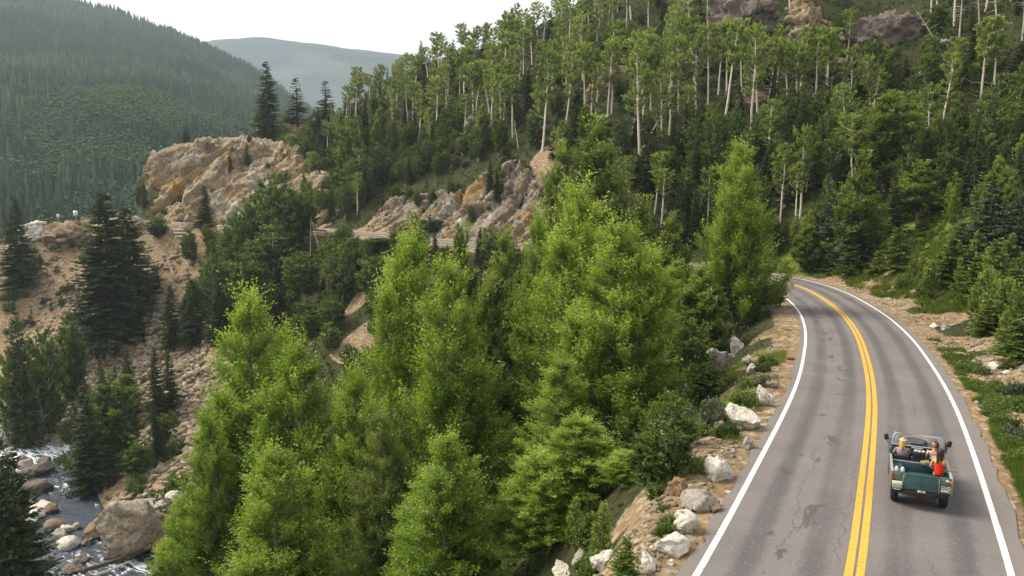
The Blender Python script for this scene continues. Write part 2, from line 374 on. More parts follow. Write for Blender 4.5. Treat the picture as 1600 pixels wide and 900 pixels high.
M_CLIFF = rock_mat("cliff_rock_ochre", (.265, .21, .13), (.34, .20, .07), (.42, .39, .33), .16, .52)
M_CLIFF2 = rock_mat("cliff_rock_pink_grey", (.20, .165, .12), (.31, .18, .06), (.38, .355, .31), .2, .54)
M_ROCKGREY = rock_mat("granite_grey", (.30, .27, .235), (.30, .23, .15), (.45, .43, .40), .8, .6, False)
M_ROCKPALE = rock_mat("granite_pale", (.56, .52, .45), (.44, .35, .23), (.68, .66, .62), .9, .62, False)
M_ROCKBROWN = rock_mat("granite_brown", (.21, .155, .10), (.27, .17, .09), (.30, .25, .2), .6, .5, False)
M_ROCKDARK = rock_mat("granite_dark", (.13, .105, .09), (.22, .14, .09), (.25, .22, .19), .4, .55, False)

def cliff(name, i0, i1, off, top, lean, mat, label, seed, amp=1.3, scl=3.2, follow=True, depth=9, side=1):
    idx = np.linspace(i0, i1, int((RS[i1] - RS[i0]) / .26)); ip = idx.astype(int); fr = (idx - ip)[:, None]
    ip1 = np.minimum(ip + 1, len(RC) - 1)
    B = RC[ip] * (1 - fr) + RC[ip1] * fr; N = RN[ip] * (1 - fr) + RN[ip1] * fr; N = N * side
    s = (RS[ip] - RS[i0]) / (RS[i1] - RS[i0]); zb = RZ[ip] - 1.2
    of, tp, ln = (np.interp(s, *zip(*k)) for k in (off, top, lean))
    nv, nc = 62, 18; rows = []
    tp = tp + 1.1 * vnoise(np.stack([s * 60, s * 0], 1), 5, 3, seed) * np.minimum(1, tp / 5)
    for v in np.linspace(0, 1, nv):
        w = v ** 1.15
        rows.append(np.column_stack([B + N * (of + ln * w + .0)[:, None], zb + (RZ[ip] + tp - zb) * v]))
    for v in np.linspace(0, 1, nc + 1)[1:]:
        p = B + N * (of + ln + depth * v)[:, None]; zz = RZ[ip] + tp + .35 * depth * v * (1 - v) * 2 * .6 - 3.0 * v ** 2
        if follow: zz = np.maximum(zz * 0 + RZ[ip] + tp - .2, hgt(p[:, 0], p[:, 1]) - .4) - 1.5 * v ** 2
        rows.append(np.column_stack([p, zz]))
    V = np.array(rows); nr, nsg = V.shape[:2]; V = V.reshape(-1, 3)
    I, J = np.meshgrid(np.arange(nsg - 1), np.arange(nr - 1)); a = (J * nsg + I).ravel(); F = np.stack([a, a + 1, a + nsg + 1, a + nsg], 1)
    nrm = vnormals(V, F)
    if nrm[(V[:, 2] > 0)].mean(0) @ np.array([0, -1, .8]) < 0: nrm = -nrm; F = F[:, ::-1]
    Vq = V * [1, 1, 1.0]; cA, sA = math.cos(R(38)), math.sin(R(38)); rot = np.array([[cA, 0, -sA], [0, 1, 0], [sA, 0, cA]]); Vq = V @ rot * [.6, 1, 1.5]
    D = fract(Vq, scl, amp, seed) + .45 * amp * vnoise(V, 9, 3, seed + 5)
    V = V + nrm * D[:, None]
    me = mesh_np(name, V, F, [mat]); return link(name, me, label=label, cat="rock face", loc=None)
def rc_at(X, lo=0, hi=None, after=60):
    k = np.arange(len(RC)); m = (RC[:, 1] > after); c = k[m][np.abs(RC[m, 0] - X).argmin()]; return int(c)
# the rock nose above the bend: from its right end round to behind
iA = rc_at(-39, after=100); iB = int(np.abs(RC - [-80.5, 211.5]).sum(1).argmin())
cliff("rock_cliff", iA, iB, [(0, 4.8), (.3, 4.8), (.45, 5.5), (.6, 8.2), (.75, 8.5), (1, 6)], [(0, 5), (.06, 9), (.13, 13), (.2, 16.5), (.28, 18), (.36, 17), (.44, 16), (.52, 15.6), (.6, 15), (.68, 12), (.8, 7), (1, 3)],
      [(0, 11), (.25, 12), (.4, 8), (.5, 5), (.6, 3.5), (1, 3)], M_CLIFF, "tall ochre rock nose with pale grey left flank above the far road bend", 101, 1.5, 6.5, False, 14)
iC = rc_at(-32, after=100); iD = rc_at(9, after=90)
cliff("rock_cliff", iD, iC, [(0, 5), (1, 5)], [(0, 4), (.1, 7), (.25, 9.5), (.38, 9.5), (.47, 14.5), (.54, 10.5), (.66, 8), (.8, 7.0), (.93, 6.5), (1, 2)],
      [(0, 6), (.5, 8), (1, 6)], M_CLIFF2, "broken pink and orange rock cutting behind the far road and diamond sign", 202, 1.1, 4.2, True, 5)

# ---------------------------------------------------------------- road
t = NT("asphalt"); co = t.geo(); uv = t.n("ShaderNodeUVMap").outputs[0]
su = t.n("ShaderNodeSeparateXYZ"); t.t.links.new(uv, su.inputs[0])
big = t.noise(.35, 5, .6, co, .5); fine = t.noise(38, 3, .7, co); mid = t.noise(4, 5, .6, co)
c = t.ramp(big, [(.3, (.08, .075, .08)), (.5, (.112, .104, .106)), (.7, (.15, .137, .134))])
st = t.n("ShaderNodeMapping"); t.t.links.new(uv, st.inputs[0]); st.inputs["Scale"].default_value = (1.5, .06, 1)
streak = t.noise(1.0, 4, .55, st.outputs[0])
wl_ = None
for cx_, w_ in ((-2.2, .42), (-.85, .42), (.85, .42), (2.2, .42)):
    g = t.math('SUBTRACT', 1.0, t.math('DIVIDE', t.math('ABSOLUTE', t.math('SUBTRACT', t.math('ADD', su.outputs[0], t.math('MULTIPLY', t.math('SUBTRACT', mid, .5), .25)), cx_)), w_), clamp=True)
    wl_ = g if wl_ is None else t.math('MAXIMUM', wl_, g)
c = t.mix(t.math('MULTIPLY', t.math('MULTIPLY', t.step(wl_, 0, .8), t.step(streak, .3, .6)), .8), c, (.055, .055, .061))
c = t.mix(t.math('MULTIPLY', t.math('SUBTRACT', 1.0, t.step(wl_, 0, .6)), .35), c, (.185, .162, .152))
c = t.mix(t.math('MULTIPLY', fine, .3), c, (.17, .15, .14))
vs = t.voro(26, co, 'F1', "Color"); vsp = t.n("ShaderNodeSeparateColor"); t.t.links.new(vs, vsp.inputs[0])
c = t.mix(t.math('MULTIPLY', t.step(vsp.outputs[0], .88, .98), .25), c, (.3, .25, .21))
# tar patches
ps = t.n("ShaderNodeMapping"); t.t.links.new(uv, ps.inputs[0]); ps.inputs["Scale"].default_value = (1.0, .45, 1)
pn = t.noise(1.15, 4, .6, ps.outputs[0], .8)
inl = t.math('MULTIPLY', t.step(su.outputs[0], -2.6, -2.2), t.math('SUBTRACT', 1.0, t.step(su.outputs[0], -1.2, -.7)))
c = t.mix(t.math('MULTIPLY', t.math('MULTIPLY', t.step(pn, .598, .635), inl), .7), c, (.05, .05, .054))
wv = t.n("ShaderNodeMapping"); t.t.links.new(uv, wv.inputs[0]); wv.inputs["Scale"].default_value = (.0, .35, 0)
for cx_, sd_ in ((-1.55, 3.0), (1.5, 9.0), (-.35, 17.0)):
    wv2 = t.n("ShaderNodeMapping"); t.t.links.new(wv.outputs[0], wv2.inputs[0]); wv2.inputs["Location"].default_value = (sd_, 0, 0)
    wob_ = t.noise(1.6, 7, .72, wv2.outputs[0]); dd = t.math('ABSOLUTE', t.math('SUBTRACT', t.math('SUBTRACT', su.outputs[0], cx_), t.math('MULTIPLY', t.math('SUBTRACT', wob_, .5), 1.3)))
    c = t.mix(t.math('MULTIPLY', t.math('SUBTRACT', 1.0, t.step(dd, .008, .022)), t.math('MULTIPLY', t.step(t.noise(.5, 3, .6, wv2.outputs[0]), .5, .56), .6)), c, (.04, .04, .043))
# cracks near the edge
ck = t.voro(.8, t.mix(.25, co, t.n("ShaderNodeTexNoise").outputs["Color"]), 'DISTANCE_TO_EDGE')
eg = t.step(t.math('ABSOLUTE', su.outputs[0]), 3.0, 3.3)
c = t.mix(t.math('MULTIPLY', t.math('SUBTRACT', 1.0, t.step(ck, .0, .02)), t.math('MULTIPLY', t.math('MULTIPLY', eg, t.step(mid, .45, .6)), .8)), c, (.03, .028, .026))
c = t.mix(t.math('MULTIPLY', eg, .45), c, (.19, .165, .145))
M_ASPH = t.pbr(c, t.math('ADD', .72, t.math('MULTIPLY', fine, .2)), 0, .35, t.bump(t.math('ADD', fine, mid), .35, .012))
def paint(name, col, wear):
    t = NT(name); co = t.geo(); n = t.noise(7, 6, .7, co); n2 = t.noise(1.2, 4, .6, co)
    c = t.mix(t.math('MULTIPLY', t.step(n, .53, .64), wear), col, (.12, .11, .10)); c = t.mix(t.math('MULTIPLY', n2, .25), c, tuple(x * .7 for x in col))
    return t.pbr(c, .6, 0, .3, t.bump(n, .2, .01))
M_WHITE = paint("road_paint_white", (.72, .70, .68), .65); M_YEL = paint("road_paint_yellow", (.62, .34, .045), .6)
HW = 3.06
def ribbon(offs, dz, i0=0, i1=None, jit=None, crown=True):
    i1 = i1 or len(RC); C_ = RC[i0:i1]; N = RN[i0:i1]; Z = RZ[i0:i1]; k = len(C_); V = []; U = []
    for j, o in enumerate(offs):
        oo = np.full(k, o) + (jit[j] if jit is not None and jit[j] is not None else 0)
        V.append(np.column_stack([C_ + N * oo[:, None], Z + dz + (.02 - .006 * np.abs(oo) ** 1.5)])); U.append(np.stack([oo, RS[i0:i1]], 1))
    V = np.concatenate(V); U = np.concatenate(U); F = []
    for j in range(len(offs) - 1):
        a = j * k + np.arange(k - 1); F.append(np.stack([a, a + k, a + k + 1, a + 1], 1))
    return V, np.concatenate(F), U
def ribbon_obj(name, parts, mat, kind="structure"):
    Vs, Fs, Us, n = [], [], [], 0
    for V, F, U in parts: Vs.append(V); Fs.append(F + n); Us.append(U); n += len(V)
    V = np.concatenate(Vs); F = np.concatenate(Fs); U = np.concatenate(Us)
    me = mesh_np(name, V, F, [mat], smooth_=True); ul = me.uv_layers.new(name="UVMap")
    ul.data.foreach_set("uv", U[F.ravel()].astype(np.float32).ravel()); return link(name, me, kind=kind)
ej = lambda s, a: a * vnoise(np.stack([RS, RS * 0], 1), .9, 4, s)
ribbon_obj("road", [ribbon([-3.40, -3.25, -2, -1, 0, 1, 2, 3.25, 3.5], 0, jit=[ej(1, .16), 0, 0, 0, 0, 0, 0, 0, ej(2, .13) + .04])], M_ASPH)
ribbon_obj("road_edge_lines", [ribbon([-HW - .075, -HW + .075], .006), ribbon([HW - .075, HW + .075], .006)], M_WHITE)
ribbon_obj("road_centre_lines", [ribbon([-.20, -.03], .006, jit=[ej(5, .006), ej(6, .006)]), ribbon([.03, .20], .006, jit=[ej(7, .006), ej(8, .006)])], M_YEL)

# ---------------------------------------------------------------- mountains
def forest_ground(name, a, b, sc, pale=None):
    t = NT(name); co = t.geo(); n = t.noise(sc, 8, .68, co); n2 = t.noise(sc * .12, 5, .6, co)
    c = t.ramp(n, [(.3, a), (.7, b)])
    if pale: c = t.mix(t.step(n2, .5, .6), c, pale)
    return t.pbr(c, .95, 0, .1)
def mountain(name, ridge, Yb, Yr, zb, mat, seed, rough, na=240, nv=120, back=1.5, knee=.0):
    """a mountainside between a valley line and a surveyed ridge, falling again behind it"""
    px = np.linspace(ridge[0][0], ridge[-1][0], na); ry = np.interp(px, *zip(*ridge))
    zr = np.array([at_y(a, b, Yr)[2] for a, b in zip(px, ry)])
    vv = np.concatenate([np.linspace(0, 1, nv), np.linspace(1, back, nv // 4)[1:]]); V = []
    for v in vv:
        Y = Yb + (Yr - Yb) * v; X = (px - 800) / FPX * Y * 1.0
        sh = np.clip((v - knee) / (1 - knee), 0, None); s = np.where(sh <= 1, sh ** 1.05, 1 - (sh - 1) * 1.2)
        z = zb + (zr - zb) * s
        nz = vnoise(np.stack([X, np.full(na, Y)], 1), rough * 9, 5, seed); gul = 1 - np.abs(vnoise(np.stack([X * 1.0 + Y * .5, np.full(na, Y) * .35], 1), rough * 5, 3, seed + 3)) * 2
        env = np.sin(np.pi * np.clip(sh, 0, 1)) ** .6 if v < 1 else 0
        V.append(np.column_stack([X, np.full(na, Y), z + rough * env * (nz * 1.1 + gul * .6) + rough * .1 * vnoise(np.stack([X, np.full(na, Y)], 1), rough * 1.2, 3, seed + 9)]))
    V = np.array(V); nr = len(V)
    I, J = np.meshgrid(np.arange(na - 1), np.arange(nr - 1)); a = (J * na + I).ravel(); F = np.stack([a, a + 1, a + na + 1, a + na], 1)
    me = mesh_np(name, V.reshape(-1, 3), F, [mat], smooth_=True); link(name, me, kind="structure")
    return V[:nv]
M_FG = forest_ground("mountain_forest_floor", (.012, .022, .012), (.035, .05, .022), .08)
MV = mountain("mountain_slope", [(-900, -140), (-300, -60), (0, -12), (60, -6), (120, 6), (160, 12), (200, 20), (250, 42), (330, 78), (400, 112), (450, 146), (520, 196), (600, 240), (700, 275), (900, 292), (1300, 296)], 150, 1150, -27, M_FG, 11, 26, knee=.16)
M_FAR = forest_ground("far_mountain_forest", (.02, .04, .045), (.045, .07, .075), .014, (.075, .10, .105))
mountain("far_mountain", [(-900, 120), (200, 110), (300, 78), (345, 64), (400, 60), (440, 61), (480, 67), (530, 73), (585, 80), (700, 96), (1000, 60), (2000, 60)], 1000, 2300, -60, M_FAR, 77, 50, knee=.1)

# ---------------------------------------------------------------- creek
t = NT("creek_water"); co = t.geo(); 
sm = t.n("ShaderNodeMapping"); t.t.links.new(t.n("ShaderNodeUVMap").outputs[0], sm.inputs[0]); sm.inputs["Scale"].default_value = (.9, .34, 1)
f1 = t.noise(1.0, 7, .68, sm.outputs[0], 1.4); f2 = t.noise(5, 5, .6, co, 1.0)
foam = t.step(t.math('ADD', f1, t.math('ADD', t.math('MULTIPLY', t.math('SUBTRACT', f2, .5), .5), t.attr("foam"))), .65, .76)
dark = t.mix(f2, (.004, .010, .020), (.022, .045, .08))
c = t.mix(foam, dark, (.78, .82, .86))
M_WATER = t.pbr(c, t.math('ADD', .08, t.math('MULTIPLY', foam, .6)), 0, .5, t.bump(t.math('ADD', f1, f2), .6, .25))
off = np.linspace(-8.5, 8.5, 60); KT = np.gradient(KC, axis=0)[:, :2]; KT /= np.linalg.norm(KT, axis=1)[:, None]; KN = np.stack([KT[:, 1], -KT[:, 0]], 1)
kf = catmull(KC[::4, :], .3); KTf = np.gradient(kf, axis=0)[:, :2]; KTf /= np.linalg.norm(KTf, axis=1)[:, None]
for _ in range(30): KTf[1:-1] = (KTf[:-2] + KTf[2:]) / 2
KNf = np.stack([KTf[:, 1], -KTf[:, 0]], 1); ks = np.concatenate([[0], np.cumsum(np.linalg.norm(np.diff(kf[:, :2], axis=0), axis=1))])
WV, WU, WF = [], [], []
ppx, ppy, _ = proj(kf)
fo = np.interp(ppy, [690, 712, 735, 745, 765, 785, 815, 840, 860, 900, 960], [.1, .22, .10, .02, .15, -.05, -.2, -.08, .08, .17, .1])
for o in off:
    xy = kf[:, :2] + KNf * o; q = np.stack([o + 0 * ks, ks], 1)
    z = kf[:, 2] - .05 + .16 * vnoise(q * [1, .6], 1.0, 4, 4) * (1 + fo * 3)
    WV.append(np.column_stack([xy, z])); WU.append(q); WF.append(fo)
WV = np.concatenate(WV); WU = np.concatenate(WU); WF = np.concatenate(WF); k = len(kf); F = np.concatenate([np.stack([j * k + np.arange(k - 1), (j + 1) * k + np.arange(k - 1), (j + 1) * k + np.arange(k - 1) + 1, j * k + np.arange(k - 1) + 1], 1) for j in range(len(off) - 1)])
me = mesh_np("creek_water", WV, F, [M_WATER], smooth_=True, attrs={"foam": WF}); ul = me.uv_layers.new(name="UVMap"); ul.data.foreach_set("uv", WU[F.ravel()].astype(np.float32).ravel())
link("creek_water", me, kind="structure")

# ---------------------------------------------------------------- the air of the valley
t = NT("valley_haze"); pv = t.n("ShaderNodeVolumePrincipled"); pv.inputs["Color"].default_value = (.76, .88, 1, 1); pv.inputs["Density"].default_value = .00016; pv.inputs["Anisotropy"].default_value = .35
t.t.links.new(pv.outputs[0], t.out.inputs["Volume"])
mb = MB(); zs = [float(np.min([(v.co.z) for v in o.data.vertices])) if len(o.data.vertices) < 60000 else float(np.array([x for x in o.bound_box])[:, 2].min()) for o in COL.objects if o.type == 'MESH']
lo = min(zs) - 1.0; mb.box((0, 1900, (lo + 640) / 2), (8200, 6000, 640 - lo)); link("haze", mb.mesh("haze", [t.m]), kind="stuff", label="pale evening haze filling the whole valley", cat="haze")
# ================================================================= VEGETATION
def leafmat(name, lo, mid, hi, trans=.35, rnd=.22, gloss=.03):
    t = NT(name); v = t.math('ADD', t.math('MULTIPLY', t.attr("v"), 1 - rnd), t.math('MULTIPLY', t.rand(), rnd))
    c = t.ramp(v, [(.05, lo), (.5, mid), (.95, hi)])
    d = t.n("ShaderNodeBsdfDiffuse"); t.set(d, 0, c); tr = t.n("ShaderNodeBsdfTranslucent")
    t.set(tr, 0, t.mix(1.0, c, (1.25, 1.15, .55), 'MULTIPLY')); g = t.n("ShaderNodeBsdfGlossy"); g.inputs["Roughness"].default_value = .5; t.set(g, 0, (.9, .95, 1, 1))
    m1 = t.n("ShaderNodeMixShader"); m1.inputs[0].default_value = trans; t.t.links.new(d.outputs[0], m1.inputs[1]); t.t.links.new(tr.outputs[0], m1.inputs[2])
    m2 = t.n("ShaderNodeMixShader"); m2.inputs[0].default_value = gloss; t.t.links.new(m1.outputs[0], m2.inputs[1]); t.t.links.new(g.outputs[0], m2.inputs[2])
    t.t.links.new(m2.outputs[0], t.out.inputs[0]); return t.m
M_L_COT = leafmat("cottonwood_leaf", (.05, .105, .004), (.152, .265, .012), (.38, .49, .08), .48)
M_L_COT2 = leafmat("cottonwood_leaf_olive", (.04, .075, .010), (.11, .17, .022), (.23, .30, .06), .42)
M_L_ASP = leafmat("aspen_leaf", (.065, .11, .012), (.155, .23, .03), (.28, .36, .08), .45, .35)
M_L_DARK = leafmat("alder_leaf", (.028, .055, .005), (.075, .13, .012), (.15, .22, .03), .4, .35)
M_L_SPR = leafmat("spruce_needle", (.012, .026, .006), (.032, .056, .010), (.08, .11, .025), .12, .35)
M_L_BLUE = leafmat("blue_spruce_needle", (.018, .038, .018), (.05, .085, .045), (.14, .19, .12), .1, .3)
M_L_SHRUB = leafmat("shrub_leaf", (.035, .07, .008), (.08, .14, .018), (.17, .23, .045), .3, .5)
M_L_GREY = leafmat("sage_leaf", (.03, .045, .025), (.06, .08, .045), (.11, .13, .08), .2, .4)
def bark(name, a, b, spots=None, sc=3):
    t = NT(name); co = t.objco(); mp = t.n("ShaderNodeMapping"); t.t.links.new(co, mp.inputs[0]); mp.inputs["Scale"].default_value = (1, 1, .35)
    n = t.noise(sc, 6, .65, mp.outputs[0]); c = t.mix(n, a, b)
    if spots:
        mp2 = t.n("ShaderNodeMapping"); t.t.links.new(co, mp2.inputs[0]); mp2.inputs["Scale"].default_value = (1, 1, 2.2)
        c = t.mix(t.step(t.noise(2.2, 4, .7, mp2.outputs[0]), .60, .67), c, spots)
    return t.pbr(c, .85, 0, .2, t.bump(n, .5, .02))
M_B_ASP = bark("aspen_bark", (.72, .66, .54), (.55, .48, .36), (.06, .05, .04))
M_B_COT = bark("cottonwood_bark", (.24, .20, .14), (.13, .11, .08)); M_B_TWIG = bark("pale_twig", (.42, .42, .20), (.26, .26, .11))
M_B_SPR = bark("spruce_bark", (.11, .08, .055), (.05, .04, .03)); M_B_DEAD = bark("dead_wood", (.50, .46, .40), (.30, .27, .24))

def spray(leaf, wood, P0, D, Ln, per, L, Wd, spread, up, rg, v0, twigw=.012, droop=0.):
    """twigs starting at P0 along D with leaves all along each"""
    n = len(P0); D = D / (np.linalg.norm(D, axis=1)[:, None] + 1e-9)
    u = (np.arange(per)[None] + rg.random((n, per))) / per; Ln = np.broadcast_to(Ln, (n,))
    P = P0[:, None] + D[:, None] * (Ln[:, None] * u)[..., None]; P[..., 2] += up * Ln[:, None] * u ** 2 - droop * Ln[:, None] * u ** 2
    P = P + rg.normal(size=P.shape) * (Ln[:, None, None] * .07)
    DD = D[:, None] * .7 + rg.normal(size=P.shape) * spread; DD[..., 2] += up * .5
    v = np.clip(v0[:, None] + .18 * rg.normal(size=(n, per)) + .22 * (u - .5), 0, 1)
    s = (.65 + .7 * rg.random((n, per)))
    leaf.leaves(P.reshape(-1, 3), DD.reshape(-1, 3), (L * s).ravel(), (Wd * s).ravel(), a=v.ravel(), rg=rg)
    if wood is not None and twigw > 0:
        D2 = D + [0, 0, up * .8]; wood.leaves(P0, D2, Ln * .9, np.full(n, twigw), rg=rg)
def leader(leaf, wood, base, top, rmax, t0, prof, nb, ntw, per, L, Wd, rg, asc=.8, tl=(.5, .95), spread=.55, up=.35, trunk_r=.14, bark_i=0, tw_i=1, vbias=.0, brr=.03, twigw=.019, bend=.0):
    base = np.array(base, float); top = np.array(top, float); H = np.linalg.norm(top - base)
    k = np.linspace(0, 1, 12); wob = (np.sin(k[:, None] * rg.uniform(2, 7, 2) + rg.random(2) * 6) * .006 * H + rg.normal(size=(12, 2)) * .002 * H) * np.sin(k * np.pi)[:, None] + bend * H * (np.sin(k * 2.2)[:, None]) * rg.normal(size=2)
    T = base + (top - base) * k[:, None]; T[:, :2] += wob
    wood.mi = bark_i; wood.tube(T, trunk_r * (1 - k) ** .8 + .012, 7)
    P0, D0, LN, V0 = [], [], [], []
    for i in range(nb):
        t = t0 + (1 - t0) * ((i + rg.random()) / nb) ** .92; t = min(t, .985)
        az = i * 2.39996 + rg.normal() * .35; r = rmax * prof(t) * (.72 + .42 * rg.random())
        st = np.array([np.interp(max(0, t - .06 * rg.random()), k, T[:, j]) for j in range(3)])
        hd = np.array([math.cos(az), math.sin(az), 0]); a = asc * (.75 + .5 * rg.random()) + .55 * max(0, t - .6)
        u = np.linspace(0, 1, 6)[:, None]; B = st + hd * r * u * (1 - .12 * u) + np.array([0, 0, 1.]) * (r * a * (u * .45 + .55 * u ** 1.8)); B += rg.normal(size=B.shape) * r * .03 * u
        wood.mi = bark_i; wood.tube(B[::2] if r < 1 else B, np.linspace(brr * (1 + r * .3), .008, len(B[::2] if r < 1 else B)), 4)
        m = max(3, int(ntw * (.35 + .65 * min(1, r / rmax)))); uu = .12 + .88 * rg.random(m) ** .75
        S = np.stack([np.interp(uu, u[:, 0], B[:, j]) for j in range(3)], 1)
        tg_ = B[-1] - B[2]; tg_ = tg_ / np.linalg.norm(tg_); d = tg_ * 1.0 + rg.normal(size=(m, 3)) * .38 + np.array([0, 0, up + .2 * a]); P0.append(S); D0.append(d)
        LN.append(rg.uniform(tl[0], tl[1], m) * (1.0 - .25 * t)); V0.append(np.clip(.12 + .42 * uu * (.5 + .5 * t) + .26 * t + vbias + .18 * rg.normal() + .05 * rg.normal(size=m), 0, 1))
    m = 6; P0.append(np.repeat(T[-1][None] - [0, 0, .3], m, 0)); D0.append(rg.normal(size=(m, 3)) * .3 + [0, 0, 1]); LN.append(np.full(m, tl[1] * .9)); V0.append(np.full(m, .8))
    wood.mi = tw_i; spray(leaf, wood, np.concatenate(P0), np.concatenate(D0), np.concatenate(LN), per, L, Wd, spread, up, rg, np.concatenate(V0), twigw)
PROTO = {}
def finish(kind, leaf, wood, mats_l, mats_w, H, Wd, crown="crown", trunk="trunk", extra=None):
    PROTO.setdefault(kind, []).append(dict(crown=leaf.mesh(kind + "_" + crown, mats_l) if leaf.v else None, trunk=wood.mesh(kind + "_" + trunk, mats_w, True) if wood is not None and wood.v else None, H=H, W=Wd, cn=crown, tn=trunk))
prof_c = lambda t: min(1.0, 1.22 * (1 - t) ** .78) * (.7 + .3 * min(1, t / .22))
def cottonwood(seed, H=15., rmax=2.5, leaders=4, mat=None, kind="cottonwood_tree", dens=1.0):
    rg = np.random.default_rng(seed); lf, wd = MB(), MB()
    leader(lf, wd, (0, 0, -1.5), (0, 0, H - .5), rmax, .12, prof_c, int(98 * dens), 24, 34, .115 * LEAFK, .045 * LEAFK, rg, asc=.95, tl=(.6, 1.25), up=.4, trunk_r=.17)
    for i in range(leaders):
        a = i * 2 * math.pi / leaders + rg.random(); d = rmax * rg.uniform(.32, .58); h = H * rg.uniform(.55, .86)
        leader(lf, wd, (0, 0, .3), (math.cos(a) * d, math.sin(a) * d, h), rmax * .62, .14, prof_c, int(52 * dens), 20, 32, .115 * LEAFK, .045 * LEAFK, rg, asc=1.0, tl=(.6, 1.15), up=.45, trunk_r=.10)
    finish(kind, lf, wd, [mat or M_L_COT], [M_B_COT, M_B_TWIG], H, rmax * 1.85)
LEAFK = 1.0
for s_ in (1, 2, 3): cottonwood(s_, leaders=(3, 2, 3)[s_ - 1])
cottonwood(4, leaders=3, mat=M_L_COT2); cottonwood(5, leaders=2, mat=M_L_COT2)
LEAFK = 2.2
for s_ in (11, 12): cottonwood(s_, 12, 2.4, 4, M_L_COT2, "willow_tree", .30)
def aspen(seed, H=14., bare=.5, rmax=1.9, bend=.02):
    rg = np.random.default_rng(seed); lf, wd = MB(), MB()
    top = np.array([rg.normal() * .5, rg.normal() * .5, H - .4])
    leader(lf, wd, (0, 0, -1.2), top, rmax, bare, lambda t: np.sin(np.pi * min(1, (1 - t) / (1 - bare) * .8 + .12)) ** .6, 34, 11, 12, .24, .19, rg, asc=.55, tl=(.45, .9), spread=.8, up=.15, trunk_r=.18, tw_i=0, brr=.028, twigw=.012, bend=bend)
    for q in range(5):
        a = rg.random() * 6.28; z = H * rg.uniform(.25, bare + .1); L_ = rg.uniform(.6, 1.8); s = np.array([0, 0, z - 1])
        s[:2] = top[:2] * z / H
        wd.mi = 0; wd.tube([s, s + [math.cos(a) * L_ * .6, math.sin(a) * L_ * .6, L_ * .1], s + [math.cos(a) * L_, math.sin(a) * L_, L_ * .35]], [.03, .018, .008], 4)
    finish("aspen_tree", lf, wd, [M_L_ASP], [M_B_ASP], H, rmax * 2.2)
for s_ in range(6): aspen(30 + s_, bare=(.52, .60, .45, .56, .64, .4)[s_], rmax=(1.9, 1.6, 2.1, 1.8, 1.7, 1.9)[s_], bend=(.003, .006, .01, .002, .007, .004)[s_])
def alder(seed, H=8., rmax=2.6, kind="alder_tree"):
    rg = np.random.default_rng(seed); lf, wd = MB(), MB()
    for i in range(5):
        a = i * 1.257 + rg.random() * .5; d = 0 if i == 0 else rmax * rg.uniform(.35, .6); h = H * (1 if i == 0 else rg.uniform(.62, .9))
        leader(lf, wd, (0, 0, -1), (math.cos(a) * d, math.sin(a) * d, h - .3), rmax * .62, .2, lambda t: np.sin(np.pi * min(1, (1 - t) * .85 + .12)) ** .6, 26, 9, 12, .23, .17, rg, asc=.6, tl=(.45, .85), spread=.8, up=.15, trunk_r=.09, tw_i=0, vbias=-.02)
    finish(kind, lf, wd, [M_L_DARK], [M_B_ASP if seed % 2 else M_B_COT], H, rmax * 2.2)
for s_ in (51, 52, 53, 54): alder(s_, H=(8, 9, 7.5, 8.5)[s_ - 51], rmax=(2.6, 2.3, 2.9, 2.4)[s_ - 51])
def shrub(seed, mat, H=1.6, r=1.3, kind="shrub"):
    rg = np.random.default_rng(seed); lf, wd = MB(), MB(); n = 150
    az = rg.random(n) * 6.283; el = np.arccos(rg.random(n) * .95); rr = r * (.5 + .5 * rg.random(n))
    D = np.stack([np.cos(az) * np.sin(el), np.sin(az) * np.sin(el), np.cos(el) * H / r], 1); P0 = D * (rr * .35)[:, None]; P0[:, 2] -= .1
    lump = .75 + .35 * np.sin(az * 3 + seed) * np.sin(el * 2)
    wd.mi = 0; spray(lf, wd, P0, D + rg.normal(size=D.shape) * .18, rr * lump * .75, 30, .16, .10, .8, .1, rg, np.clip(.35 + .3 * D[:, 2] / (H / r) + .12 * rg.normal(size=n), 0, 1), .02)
    for q in range(7):
        a = rg.random() * 6.28; wd.tube([[0, 0, -.5], [math.cos(a) * .3 * r, math.sin(a) * .3 * r, H * .3], [math.cos(a) * .6 * r, math.sin(a) * .6 * r, H * .75]], [.03, .02, .008], 4)
    finish(kind, lf, wd, [mat], [M_B_COT], H, 2 * r, "foliage", "stem")
for s_ in (71, 72, 73): shrub(s_, M_L_SHRUB)
for s_ in (74, 75): shrub(s_, M_L_DARK)
shrub(76, M_L_GREY, 1.3, 1.2)
